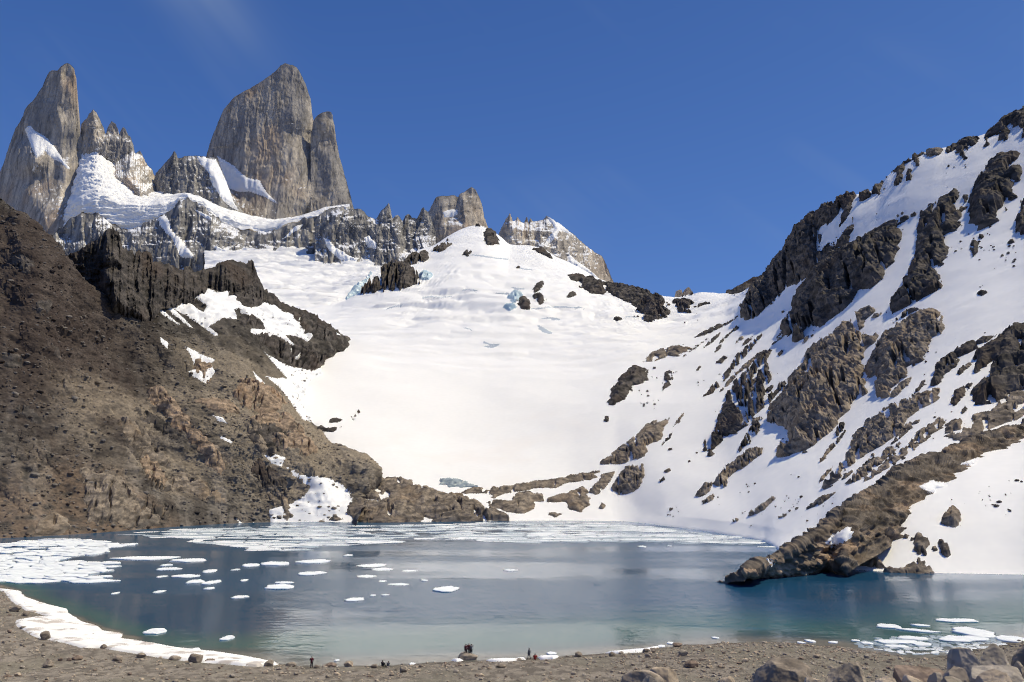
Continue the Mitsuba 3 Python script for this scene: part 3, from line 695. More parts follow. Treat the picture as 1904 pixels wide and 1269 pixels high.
# ------------------------------------------------------------------ rocks that break through the snow on the right
RIGHT = [
    (H("250,1290 260,1220 300,1150 370,1060 430,970 480,880 540,790 600,690 650,690 680,650 730,615 800,598 870,555 930,575 890,620 840,650 780,710 740,755 700,760 720,830 700,880 720,940 690,1000 620,1060 540,1110 480,1150 400,1230 340,1290 260,1310"), "large dark rock rib at the foot of the right-hand skyline", 26),
    (H("935,610 945,560 957,528 1000,560 1012,585 960,612"), "small dark pinnacle on the right-hand skyline", 9),
    (H("828,765 835,700 890,605 905,640 870,700"), "narrow rock tail hanging below the skyline rib", 6),
    (H("1008,570 1025,500 1060,460 1095,420 1105,450 1070,520 1060,575"), "dark rock strip on the skyline above the small pinnacle", 8),
    (H("1140,525 1165,450 1140,440 1185,385 1205,400 1195,470 1180,515"), "forked dark rock under the middle of the right skyline", 6),
    (H("1213,492 1222,428 1246,440 1242,492"), "short dark rock beside the forked rock", 5),
    (H("1090,440 1200,372 1300,312 1330,330 1210,395"), "low dark rocks along the gentle part of the skyline", 4),
    (H("1275,335 1300,305 1380,295 1432,315 1395,362 1330,345"), "brown rock bump on the upper skyline", 5),
    (H("1258,352 1285,355 1290,405 1270,412"), "small rock spot just below the upper skyline", 4),
    (H("1500,335 1530,240 1556,222 1590,240 1640,245 1610,295 1578,285 1572,340 1558,378 1528,340"), "dark horned rock on the upper skyline", 9),
    (H("1440,310 1500,285 1525,270 1520,300 1460,330"), "flat rocks left of the horned skyline rock", 3),
    (H("1665,245 1720,150 1745,140 1790,100 1840,85 1904,55 1960,40 1960,260 1904,240 1860,210 1832,172 1820,250 1770,272 1758,222 1700,240 1690,292"), "dark jagged rocks at the top right corner of the ridge", 11),
    (H("1590,720 1588,640 1600,560 1630,490 1680,420 1740,365 1800,328 1868,335 1890,440 1882,500 1820,478 1832,540 1868,592 1830,612 1770,580 1812,650 1790,680 1740,680 1758,730 1700,760 1640,780"), "big dark toothed rock high on the right slope", 22),
    (np.vstack([H("545,1250 580,1150 640,1050 720,960 740,890 790,880 880,870 940,850 1030,800 1110,760 1180,730 1192,780 1190,830 1150,900 1120,960 1080,1000 1080,1070 1000,1130 930,1130 900,1200 840,1260"), J("960,295 900,325 880,295 832,290 860,230")]), "largest dark rock face in the upper middle of the right slope", 32),
    (H("800,885 830,835 890,755 900,705 908,770 882,840 860,882"), "narrow rock fin above the largest dark face", 7),
    (H("930,862 990,800 1100,738 1210,698 1320,672 1230,715 1150,765 1000,840"), "long thin rock seam above the largest dark face", 4),
    (np.vstack([H("1268,930 1265,800 1300,700 1360,640 1430,600 1500,553 1522,580 1580,590 1550,650 1532,740 1500,790 1440,800 1460,850 1430,880 1470,920 1430,990 1380,1000 1400,1060 1430,1120 1370,1150 1330,1170 1240,1220 1180,1250"), J("1300,212 1330,150 1370,90 1390,40")]), "long toothed rock strip in the centre of the right slope", 18),
    (H("1845,785 1870,700 1904,610 1960,590 1960,800 1885,812"), "dark rock cut by the right edge of the picture", 9),
    (H("1588,890 1600,848 1640,850 1636,912 1605,942"), "lone grey rock on the clean upper snow", 4),
    (H("1640,830 1646,810 1668,815 1660,838"), "pebble-like rock above the lone grey rock", 2),
    (H("1805,865 1835,835 1858,850 1840,862"), "dark speck of rock on the clean upper snow by the right edge", 2),
    (H("1632,1158 1660,1138 1690,1152 1660,1166"), "small reddish rock alone on the right snow slope", 2),
    (J("1210,450 1230,400 1280,300 1360,250 1430,200 1500,185 1550,200 1540,260 1550,290 1500,300 1480,360 1450,410 1400,430 1380,480 1320,530 1310,570 1240,575 1250,530 1270,490 1250,460 1230,480"), "big brown rock mass right of the slope's centre", 15),
    (J("1310,566 1360,510 1412,478 1385,522 1335,568"), "thin rock sliver below the big brown mass", 3),
    (J("770,655 820,590 870,500 920,440 970,370 1030,310 1100,270 1180,200 1245,188 1200,240 1170,280 1240,300 1285,263 1240,330 1210,350 1200,420 1210,550 1160,580 1140,620 1090,660 1050,710 1000,760 940,810 880,830 820,832 828,800 870,780 858,720 840,690 800,680"), "huge grey-brown rock buttress in the middle of the right slope", 24),
    (J("485,770 520,720 560,680 590,590 600,540 640,500 690,440 730,380 790,360 780,430 800,470 780,520 800,560 780,600 720,640 690,680 640,730 590,740 545,800 520,828"), "snow-laced rock band left of the huge buttress", 10),
    (J("485,568 540,510 600,450 640,380 700,330 768,275 710,345 650,420 600,480 540,542"), "slanting rock streak left of the snow-laced band", 4),
    (J("640,812 700,700 752,658 735,720 680,792"), "rock finger under the snow-laced band", 5),
    (J("540,955 580,890 650,830 700,800 762,788 740,822 680,870 620,900 580,962"), "pale rock ledge below the rock finger", 6),
    (J("455,1002 500,950 532,944 520,982 480,1006"), "small rock left of the pale ledge", 3),
    (J("490,1037 540,992 532,1022"), "tiny rock below the pale ledge", 2),
    (J("72,600 90,540 130,470 180,430 238,440 262,490 220,512 180,512 150,570 100,602"), "isolated dark rock at the left foot of the right slope", 9),
    (J("310,542 320,460 352,448 362,490 332,525"), "scattered small rocks right of the isolated dark rock", 4),
    (J("228,412 270,370 360,344 442,354 380,386 340,386 280,408"), "thin grey ledge above the isolated dark rock", 4),
    (J("36,862 100,810 180,750 250,700 346,658 320,702 300,752 260,792 220,832 130,862"), "flat pale slab slanting above the far shore", 5),
    (J("195,738 240,690 292,665 265,702 215,740"), "narrow slab lying on top of the flat pale slab", 2.5),
    (J("88,972 110,920 150,870 230,860 232,920 200,970 160,992 120,996"), "brown blocky rock just above the far shore", 6),
    (J("-10,985 40,910 110,890 82,940 22,1002"), "brown ledge left of the blocky shore rock", 3),
    (J("1018,975 1060,900 1120,850 1150,760 1200,690 1270,630 1350,600 1422,568 1552,518 1500,590 1400,650 1360,730 1290,770 1210,820 1140,870 1090,930"), "long brown rock spine on the lower right slope", 8),
    (J("1118,952 1180,890 1270,820 1372,756 1340,800 1260,870 1190,930"), "grey scree streak below the brown spine", 2.5),
    (J("1196,942 1290,850 1400,780 1430,730 1580,630 1545,700 1440,780 1330,862"), "second longer scree streak on the lower right slope", 3),
    (J("1545,745 1560,720 1600,650 1622,650 1640,690 1760,620 1904,558 1960,540 1960,620 1800,690 1700,740 1620,762"), "dark scree tongue near the right edge, above the rocky spur", 4),
    (J("1496,515 1510,450 1560,390 1620,360 1700,320 1795,285 1700,352 1620,392 1612,430 1560,462 1522,514"), "curved dark rock on the right part of the slope", 7),
    (J("1690,462 1690,390 1740,350 1790,310 1812,268 1904,248 1960,240 1960,410 1904,424 1832,452 1760,472 1772,400 1720,442"), "upper of the big black rocks at the right edge", 10),
    (J("1672,592 1700,510 1770,478 1904,436 1960,420 1960,520 1904,534 1830,552 1780,592 1730,602"), "lower of the big black rocks at the right edge", 9),
    (J("1574,602 1600,550 1684,498 1642,562 1602,604"), "wedge-shaped rock left of the black rocks", 4),
    (J("1780,600 1830,550 1904,540 1904,600 1820,640"), "brown scree cone under the black rocks", 3),
    (J("1640,690 1680,650 1740,630 1690,670"), "tiny rock cluster above the dark scree tongue", 2),
    (J("1610,465 1640,430 1645,445 1622,468"), "small rock speck below the curved dark rock", 2),
    (J("685,1092 750,1040 808,1008 762,1062 712,1088"), "slim dark rock on the snow above the spur", 2.5),
    (J("945,1062 1010,1012 1078,984 1022,1032"), "slim rock streak left of the rocky spur", 2.0),
    (J("622,1115 640,1102 650,1106 636,1116"), "tiny dark rock above the lake's far bay", 1.2),
    (J("820,1100 862,1080 850,1094"), "tiny flat rock above the rocky spur", 1.2),
    (J("52,672 66,650 82,660 70,676"), "solitary small rock on the lower glacier edge", 2),
    (J("30,1055 45,1035 62,1045 50,1060"), "small boulder on the far snow shore", 1.5),
    (J("298,935 318,915 326,928 306,945"), "small rock on the snow below the snow-laced band", 1.5),
    (J("318,895 345,880 350,890 330,900"), "smaller rock just above the snow near the far shore", 1.2),
    (J("550,415 580,388 600,392 572,418"), "short rock dash at the top of the slanting streak", 2),
    (J("815,382 838,358 845,370 828,386"), "lone rock right of the slanting streak's top", 2),
    (J("815,530 830,502 855,502 850,530 830,540"), "small rock just left of the huge buttress", 3),
    (J("1075,735 1090,690 1115,680 1105,715 1085,740"), "small rock at the right foot of the huge buttress", 3),
    (J("510,282 560,252 550,268 520,286"), "thin rock dash under the skyline rib", 2),
    (J("450,305 530,262 490,290"), "faint rock line below the foot of the skyline rib", 2),
    (J("620,270 640,255 648,262 630,275"), "rock crumbs under the largest dark face", 1.5),
    (J("1340,228 1390,182 1440,180 1400,200 1350,230"), "rock crumbs at the tip of the toothed strip", 3),
    (J("1230,215 1280,195 1270,208 1240,220"), "thin dark dash between the buttress and the brown mass", 2),
    (K("1155,172 1190,155 1240,145 1270,160 1310,215 1290,240 1290,285 1240,275 1205,235 1220,190 1180,190"), "brown rock on the snow behind the small right bay", 3),
    (K("1368,190 1395,195 1420,235 1442,270 1430,292 1390,275 1380,235"), "upright brown rock right of the small bay rock", 2.5),
    (K("1322,240 1350,228 1366,245 1340,258"), "small rock left of the upright brown rock", 1.0),
    (K("960,212 975,202 1000,210 995,222 965,224"), "single dark stone on the snow beside the spur", 0.8),
    (K("900,248 915,238 935,250 915,260"), "smaller dark stone below the single stone beside the spur", 0.7),
    (K("1388,75 1400,25 1430,-5 1500,0 1505,60 1500,102 1460,106 1410,95"), "upright brown block on the snow above the right bay", 3.5),
    (K("985,392 1080,385 1150,372 1170,345 1225,345 1232,300 1262,300 1290,345 1340,390 1330,415 1240,420 1060,415"), "low rocks at the waterline of the right bay", 2.2),
    (N("52,190 90,168 150,150 200,175 290,200 330,225 400,225 440,235 500,232 590,225 640,255 690,258 740,290 800,300 880,350 920,370 945,380 955,450 990,490 930,520 850,560 780,572 720,550 690,470 690,430 620,390 540,365 480,320 400,290 380,310 330,320 280,320 220,280 170,260 150,210 60,215"), "dark jagged rock ridge left of the snowy col", 22),
    (N("1000,385 1060,368 1110,370 1170,380 1195,420 1150,460 1170,485 1100,482 1050,478 1040,430"), "small dark rock in the snowy col", 9),
    (N("1225,445 1240,405 1300,398 1345,405 1300,412 1250,425"), "flat dark rock right of the col", 4),
    (N("1085,345 1110,290 1140,262 1190,300 1150,330"), "little rock summit in the snowy col", 8),
    (N("62,350 90,315 150,310 145,335 95,355"), "oval dark rock on the snow left of the dark ridge", 4),
    (N("480,545 500,530 550,532 555,548 510,556"), "small oval rock below the dark ridge", 3),
    (N("1195,710 1280,665 1340,625 1395,598 1350,640 1290,685"), "faint rock streak below the col", 2),
    (N("1310,665 1390,605 1440,590 1510,560 1600,500 1540,560 1450,610"), "line of rocks trailing from the skyline rib", 3),
    (C("225,722 260,640 285,608 330,570 390,530 450,540 520,570 570,630 560,662 480,690 400,700 320,700 262,712"), "round dark rock island left of the snow dome", 40),
    (C("428,522 480,490 560,480 622,478 622,520 560,542 520,552 462,532"), "dark rocks above the round rock island", 16),
    (C("648,465 700,430 765,425 722,462 690,474"), "flat dark rocks on the left flank of the snow dome", 9),
    (C("822,492 850,465 886,468 852,502"), "small dark rock on the face of the snow dome", 6),
    (C("728,405 745,398 752,404 735,410"), "speck of rock near the top of the snow dome", 4),
    (C("940,300 950,288 972,288 1010,345 1040,412 1005,432 962,432 950,372 968,340"), "black rock on the right side of the dome's top", 14),
    (C("900,318 918,296 935,295 925,315"), "little black rock at the very top of the dome", 6),
    (C("1236,702 1270,658 1305,656 1296,690 1252,716"), "upper of the two dark rocks on the glacier's right half", 8),
    (C("1238,732 1282,718 1328,760 1282,786"), "lower of the two dark rocks on the glacier's right half", 8),
    (C("1140,772 1180,742 1222,768 1224,815 1180,812"), "dark rock with blue ice beside it on the glacier", 10),
    (C("1712,870 1740,858 1772,866 1742,880"), "flat dark rock alone on the right of the glacier", 3),
    (C("1240,460 1290,450 1330,480 1345,510 1300,490"), "broken rocks at the foot of the fluted granite ridge", 7),
    (C("1145,568 1155,560 1165,566 1155,572"), "dark dot of rock in the upper glacier snow", 3),
    (G("345,275 375,250 440,258 400,275"), "small grey rock at the left edge of the glacier", 2),
    (G("268,310 310,298 345,310 430,298 380,330 300,328"), "flat rocks at the left edge of the glacier", 2),
    (G("490,255 500,228 512,232 505,262"), "lone upright rock on the lower left glacier", 2),
    (G("515,215 530,195 542,210 528,222"), "tiny rock above the lone upright rock", 1.5),
]
for poly, lab, amp in RIGHT:
    tall = "dark" in lab or "black" in lab or "rib" in lab or "skyline" in lab
    shoreline = any(w in lab for w in ("shore", "slab", "bay", "spur", "scree", "ledge", "brown"))
    patch("rock_outcrop", basin, poly, "brown_rock" if shoreline else "dark_rock", amp=amp * 1.25, label=lab, wedge=0.45, pockets=0.5 if ("laced" in lab or "scattered" in lab or "scree" in lab) else 0.16, rag=0.06 if len(poly) < 8 else 0.045)
rs = np.random.default_rng(64)
for cx_, cy_, rx_, ry_, nn in ((1400, 715, 75, 90, 13), (1235, 800, 50, 45, 4), (1600, 850, 100, 60, 9), (1480, 620, 70, 40, 6), (1780, 740, 90, 70, 6), (1330, 650, 60, 40, 5)):
    for _ in range(nn):
        u0, v0, ln_, wd_ = cx_ + rx_ * rs.uniform(-1, 1), cy_ + ry_ * rs.uniform(-1, 1), rs.uniform(8, 30), rs.uniform(1.6, 3.6)
        an = math.radians(rs.uniform(-54, -36))
        q = np.array([[-1, 0], [-0.4, -1], [0.3, -0.8], [1, -0.1], [0.5, 0.9], [-0.3, 1]]) * [ln_, wd_] * rs.uniform(0.75, 1.25, (6, 2))
        q = q @ np.array([[math.cos(an), math.sin(an)], [-math.sin(an), math.cos(an)]]) + [u0, v0]
        patch("rock_streak", basin, q, "dark_rock" if rs.random() < 0.5 else "brown_rock", amp=1.6, label="thin sliver of rock showing through the snow of the right slope", group="thin rock slivers on the right snow slope", wedge=0.3, pockets=0.3, rag=0.05)
# crumbs of rock lying on the slope and strips that paint the shade of thin glacier cracks
cr = []
rr_ = np.random.default_rng(91)
while len(cr) < 420:
    u0, v0 = rr_.uniform(1180, 1900), rr_.uniform(300, 980)
    m = int(rr_.integers(2, 9))
    ok, q = basin.point(u0 + rr_.normal(0, 14, m), v0 + rr_.normal(0, 9, m))
    for c_, o_ in zip(q, ok):
        if not o_ or c_[2] < 2 or c_[0] < 60:
            continue
        sz_ = float(np.clip(rr_.lognormal(-0.1, 0.5), 0.4, 2.2)) * np.linalg.norm(c_ - EYE) / 800
        mm = trimesh.creation.icosphere(subdivisions=1)
        vv_ = np.array(mm.vertices) * rr_.uniform(0.5, 1, 3) * (1 + rr_.uniform(-0.25, 0.25, (len(mm.vertices), 1))) * sz_
        cr.append((vv_ + c_ + [0, 0, 0.2 * sz_], np.array(mm.faces)))
cv_, cf_, o_ = [], [], 0
for a_, b_ in cr:
    cv_.append(a_); cf_.append(b_ + o_); o_ += len(a_)
tag(add("rock_crumbs", np.vstack(cv_), np.vstack(cf_), "dark_rock"), "small stones strewn over the right snow slope", "stones", kind="stuff")
bsdf("crevasse_shade", (0.42, 0.48, 0.55), 0.6, 0.3)  # snow shade inside the cracks, put in as a flat grey-blue colour
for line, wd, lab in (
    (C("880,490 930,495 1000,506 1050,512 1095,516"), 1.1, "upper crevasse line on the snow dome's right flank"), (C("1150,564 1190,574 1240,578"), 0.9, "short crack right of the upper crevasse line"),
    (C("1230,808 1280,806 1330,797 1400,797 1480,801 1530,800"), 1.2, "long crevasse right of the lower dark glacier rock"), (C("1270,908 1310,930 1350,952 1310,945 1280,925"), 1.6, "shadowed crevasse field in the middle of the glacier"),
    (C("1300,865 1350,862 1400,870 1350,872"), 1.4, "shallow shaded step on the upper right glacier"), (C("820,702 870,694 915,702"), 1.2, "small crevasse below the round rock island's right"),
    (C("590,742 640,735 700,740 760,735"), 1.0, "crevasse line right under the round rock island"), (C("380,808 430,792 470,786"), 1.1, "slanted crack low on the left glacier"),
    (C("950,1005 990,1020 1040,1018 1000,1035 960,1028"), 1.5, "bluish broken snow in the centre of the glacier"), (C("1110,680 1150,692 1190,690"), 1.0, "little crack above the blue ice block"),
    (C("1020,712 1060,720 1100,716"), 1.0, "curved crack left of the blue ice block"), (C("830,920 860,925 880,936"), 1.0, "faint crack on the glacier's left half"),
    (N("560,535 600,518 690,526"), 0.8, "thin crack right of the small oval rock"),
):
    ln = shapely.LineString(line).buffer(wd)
    patch("crevasse", basin, np.array(ln.exterior.coords), "crevasse_shade", amp=0.35, label=lab, cat="crevasse", soft=True, rag=0.03)

# the rocky bar along the far shore
for poly, lab, amp in (
    (G("330,500 350,470 440,458 530,490 582,540 682,580 600,572 540,572 480,612 400,662 350,702 328,640 280,580 300,530"), "brown rock hump where the left hill meets the glacier", 9),
    (G("400,718 470,672 540,645 600,660 645,700 660,735 560,722 460,715"), "low rock knob between two snow strips on the far shore", 5),
    (G("490,622 600,590 680,622 770,603 850,640 960,670 1060,710 1200,730 1300,780 1420,840 1442,855 1300,852 1200,862 1180,877 1020,872 920,830 900,862 800,882 640,887 540,872 520,832 430,812 480,770 448,732 520,722 620,752 820,722 720,722 690,690 640,640 560,658"), "long brown rocky bar along the middle of the far shore", 11),
    (G("1090,692 1200,670 1330,660 1500,638 1700,608 1904,568 1960,560 1904,612 1760,632 1690,662 1560,662 1400,692 1330,717 1300,692"), "curved rock ledge at the glacier's snout", 4),
    (G("1440,702 1500,684 1590,700 1640,722 1740,700 1850,658 1882,680 1892,760 1830,802 1770,782 1750,742 1640,742 1560,742 1580,782 1500,812 1400,802 1290,762 1268,722 1300,742 1440,752"), "dark brown rocks at the right end of the rocky bar", 6),
    (G("350,850 380,830 445,842 400,855"), "low flat rock in the far-shore snow", 1.5),
    (G("168,830 185,808 212,822 200,834"), "small brown rock on the far-shore snow", 1.5),
    (G("285,868 310,858 335,864 310,874"), "little rock at the edge of the far ice", 1.2),
    (G("1648,818 1680,808 1722,815 1690,832"), "small rock right of the rocky bar at the ice edge", 1.5),
    (G("260,740 290,728 320,730 290,742"), "thin dark rock on the left far-shore snow", 1.0),
):
    patch("rock_outcrop", basin, poly, "brown_rock", amp=amp, label=lab, wedge=0.25, pockets=0.1, rag=0.05, up=0.8)
# ice
patch("blue_ice_cliff", upper, C("140,760 150,715 190,680 250,640 290,590 275,625 240,680 225,720 180,742"), "blue_ice", amp=16, label="blue ice cliff left of the round rock island", cat="ice cliff", wedge=0, pockets=0, rag=0.03)
patch("blue_ice_block", basin, C("565,610 600,598 650,615 620,640 580,635"), "blue_ice", amp=12, label="blue ice block right of the round rock island", cat="ice cliff", wedge=0, pockets=0, rag=0.03)
patch("blue_ice_block", basin, C("1095,745 1120,715 1165,725 1190,745 1140,770 1120,780"), "blue_ice", amp=12, label="blue ice block beside the dark rock on the glacier", cat="ice cliff", wedge=0, pockets=0, rag=0.03)
patch("blue_ice_block", basin, C("1060,800 1090,792 1140,800 1110,822"), "blue_ice", amp=9, label="small blue ice step below the dark rock on the glacier", cat="ice cliff", wedge=0, pockets=0, rag=0.03)

# ice cave at the glacier's snout: a low patch coloured dark blue-grey
CAVE = G("1000,640 1010,612 1060,606 1110,610 1160,625 1245,662 1180,655 1110,652 1060,656 1030,640")
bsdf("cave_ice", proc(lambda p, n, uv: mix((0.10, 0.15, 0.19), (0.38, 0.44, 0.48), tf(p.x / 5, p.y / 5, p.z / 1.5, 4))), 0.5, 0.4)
patch("ice_cave", basin, CAVE, "cave_ice", amp=2.0, label="grey-blue ice cave mouth at the glacier's snout", cat="ice cave", wedge=0, pockets=0, rag=0.02, up=0.9)

# ------------------------------------------------------------------ the rocky spur on the right shore
CRESTP = [(1384, 1081, 229), (1392, 1066, 232), (1408, 1055, 236), (1440, 1040, 246), (1480, 1017, 256), (1500, 1006, 262), (1540, 985, 274), (1580, 952, 292), (1620, 920, 312), (1660, 893, 325), (1720, 858, 345), (1780, 838, 356), (1840, 815, 368), (1904, 792, 382), (2000, 765, 395)]
FOOTP = [(1386, 1082), (1390, 1080), (1402, 1079), (1440, 1078), (1480, 1076), (1520, 1072), (1538, 1068), (1566, 1024, 256), (1618, 992, 278), (1672, 966, 294), (1728, 950, 304), (1800, 922, 322), (1850, 888, 344), (1904, 858, 358), (2000, 838, 368)]
sc_ = []
for c, f in zip(CRESTP, FOOTP):
    cw = at(*c)
    fw = on_level(f[0], f[1], -1.0) if len(f) == 2 else at(*f) - np.array([0, 0, 4.0])
    mid = 0.5 * (cw + fw) + np.array([-0.3, -1.0, 1.6])
    low = 0.8 * fw + 0.2 * cw + np.array([0, -0.6, 0.9])
    bk = cw + np.array([-4, 10, -min(cw[2] + 2, 9.0)])
    sc_.append([fw + np.array([0, -3, -3.0]), fw, low, mid, cw, 0.5 * (cw + bk) + np.array([0, 1, 1.0]), bk])
spur = loft(sc_, 420, 130)
p = spur.pt
w = np.clip(np.linspace(0, 1, 420) * 30, 0, 1)[:, None]
spur.push(((meshkit.fbm(p / [26, 26, 16], 3, 60) - 0.5) * 5.0 + (ridged(p / [11, 11, 6], 3, 61) - 0.5) * 4.6 + (ridged(np.stack([(p[..., 0] - 0.6 * p[..., 2]) / 9, (p[..., 1]) / 9, (p[..., 2] + 0.7 * p[..., 0]) / 1.6], -1), 2, 62) - 0.5) * 1.3 + (ridged(p / [4.6, 4.6, 2.4], 2, 64) - 0.5) * 2.2) * w)
bsdf("spur_rock", proc(lambda p, n, uv: mix(brown_color(p, n, uv) * 0.62, brown_color(p, n, uv) * mi.Color3f(1.15, 1.06, 0.97), sst(0.54, 0.66, tf(p.x / 12, p.y / 12, p.z / 4, 3)))), 0.85, 0.25)
tag(spur.emit("rocky_spur", "spur_rock", flat=True), "brown layered rock spur running down the right side into the lake", "rock outcrop")
for poly, lab in ((K("650,210 690,160 790,105 820,110 830,160 790,190 720,215"), "snow hollow on the rocky spur"), (K("285,340 320,322 335,335 310,348"), "fleck of snow on the tip of the rocky spur"), (J("1440,960 1500,930 1580,950 1560,990 1490,985"), "snow pocket in the middle of the rocky spur"), (J("1620,860 1700,830 1760,840 1690,870"), "snow strip high on the rocky spur")):
    patch("snow_patch", spur, poly, "clean_snow", amp=0.6, soft=True, label=lab, cat="snow patch", rag=0.05)
for poly, lab in ((K("290,400 310,352 370,355 440,385 470,412 380,425 320,425"), "tan slab at the tip of the rocky spur"), (K("600,330 590,280 640,262 700,280 715,320 690,365 640,360"), "tan slab in the middle of the spur's lake side"), (K("130,385 170,362 215,372 230,410 150,420"), "tan nose of rock at the very end of the spur")):
    patch("rock_outcrop", spur, poly, "tan_rock", amp=1.2, label=lab, wedge=0.0, pockets=0.0, rag=0.04, up=0.3)
for poly, lab in ((K("700,290 720,225 800,230 850,265 920,300 1000,320 1028,362 985,365 890,345 800,305"), "brown rock arm reaching right from the spur over the bay"),):
    patch("rock_outcrop", basin, poly, "brown_rock", amp=3.5, label=lab, wedge=0.2, pockets=0.0, rag=0.05)

# ------------------------------------------------------------------ the beach and the slope the camera stands on
SH = pts("-420,1040 -200,1062 -60,1078 0,1090 35,1101 70,1124 130,1140 180,1166 230,1186 280,1202 330,1212 450,1228 560,1240 640,1239 720,1238 800,1232 860,1228 960,1225 1050,1220 1130,1213 1200,1207 1300,1198 1400,1195 1480,1197 1560,1203 1640,1215 1700,1225 1760,1222 1850,1200 1904,1190 2050,1165 2300,1120")
shore = on_level(SH[:, 0], SH[:, 1])[:, :2]
xs, ys = np.linspace(-330, 260, 560), np.concatenate([np.linspace(-80, 92, 60, endpoint=False), np.linspace(92, 330, 300)])
gx, gy = np.meshgrid(xs, ys, indexing="ij")
line = shapely.LineString(shore)
gp = shapely.points(gx.ravel(), gy.ravel())
dist = shapely.distance(line, gp).reshape(gx.shape)
inland = gy < np.interp(gx, shore[:, 0], shore[:, 1])
sd = np.where(inland, dist, -dist)
# the lake shore at the left turns away from the camera: inland there means to the left of it
low = np.where(sd > 0, 0.055 * sd + 0.9 * (1 - np.exp(-sd / 14)), 0.10 * sd)
moraine = np.interp(gy, [-80, 0, 6, 9, 12, 16, 30, 60, 85, 100], [30, 26.2, 25.8, 25.1, 24.45, 23.1, 17.8, 7.5, 1.8, -2])
gz = np.maximum(low, moraine)
gz = np.where((moraine > low - 2) & (sd > 0), np.log(np.exp((low - gz) / 1.0) + np.exp((moraine - gz) / 1.0)) * 1.0 + gz, low)
gz = gz + (meshkit.fbm(np.stack([gx / 14, gy / 14, 0 * gx], -1), 4, 71) - 0.5) * np.clip(sd / 8 + 0.2, 0.1, 1) * 1.1 + (meshkit.fbm(np.stack([gx / 2.2, gy / 2.2, 0 * gx], -1), 3, 72) - 0.5) * 0.30
beach = Sheet(np.stack([gx, gy, gz], -1))
tag(beach.emit("beach", "gravel"), "gravel and stone beach along the near shore", "beach", kind="structure")


def ground(x, y):
    fi = np.interp(x, xs, np.arange(len(xs)))
    fj = np.interp(y, ys, np.arange(len(ys)))
    return map_coordinates(gz, [np.atleast_1d(fi), np.atleast_1d(fj)], order=1)


BANK = pts("-30,1074 5,1081 32,1094 50,1111 78,1122 124,1134 134,1146 156,1158 184,1166 190,1175 232,1180 224,1188 256,1192 296,1200 334,1207 402,1215 452,1222 492,1228 522,1236 480,1241 420,1236 360,1232 300,1224 240,1214 190,1206 150,1205 120,1196 90,1192 65,1186 48,1176 32,1164 26,1154 60,1150 95,1148 70,1142 40,1132 20,1118 5,1100 -20,1092")
patch("snow_bank", beach, BANK, "old_snow", amp=0.34, soft=True, label="white snow bank along the near left shore", cat="snow bank", rag=0.03, cell=1.0, up=1.0, cap=40000)
for poly, lab in ((pts("1000,1223 1018,1221 1040,1222 1030,1226 1005,1227"), "thin snow strip at the waterline right of the seated person in red"), (pts("838,1229 850,1227 862,1229 850,1231"), "scrap of snow left of the people's boulder"),
                  (pts("903,1229 930,1227 960,1227 975,1225 978,1227 950,1230 915,1231"), "snow strip at the waterline right of the people's boulder"), (pts("1125,1215 1160,1211 1198,1208 1230,1203 1200,1213 1150,1216"), "narrow snow edge on the shore in the middle right")):
    patch("snow_patch", beach, poly, "clean_snow", amp=0.3, soft=True, label=lab, cat="snow patch", rag=0.03, cell=0.7, up=1.0)

# ------------------------------------------------------------------ lake
SHX, SHY = [float(v) for v in shore[:, 0]], [float(v) for v in shore[:, 1]]


def shore_y(x):
    out = mi.Float(SHY[0])
    for k in range(len(SHX) - 1):
        t = dr.clip((x - SHX[k]) / max(SHX[k + 1] - SHX[k], 1e-3), 0, 1)
        out = dr.select(x >= SHX[k], SHY[k] + t * (SHY[k + 1] - SHY[k]), out)
    return out


def water_color(p, n, uv):
    off = p.y - shore_y(p.x) + 8 * (tf(p.x / 20, p.y / 12, 0, 3) - 0.5)
    off = off * (1 + 2.5 * sst(-30.0, -80.0, p.x))
    deep = mix((0.028, 0.092, 0.100), (0.009, 0.052, 0.112), sst(14, 55, off))
    shallow = mix((0.15, 0.145, 0.128), (0.050, 0.080, 0.090), sst(1, 8, off))
    return mix(shallow, deep, sst(4, 17, off))


def water_bump(p, n, uv):
    gust = 0.25 + 0.75 * sst(0.35, 0.6, tf(p.x / 90, p.y / 26, 0, 3))
    return gust * (tf(p.x / 0.9, p.y / 0.55, 0, 3) + 2.0 * tf(p.x / 2.6, p.y / 1.3, 7, 2) + 3.2 * tf(p.x / 6.0, p.y / 2.6, 3, 2))


def water_rough(p, n, uv):
    return 0.06 + 0.16 * sst(0.38, 0.62, tf(p.x / 90, p.y / 26, 0, 3))


bsdf("water", proc(water_color), proc(water_rough), 0.26, proc(water_bump, 0.08), 0.045)
lake_p = np.array([[-700, 85, 0], [700, 85, 0], [700, 720, 0], [-700, 720, 0.0]])
tag(add("lake", lake_p, np.array([[0, 1, 2], [0, 2, 3]]), "water"), "dark blue glacial lake with drifting ice", "lake", kind="structure")

# ------------------------------------------------------------------ ice on the lake


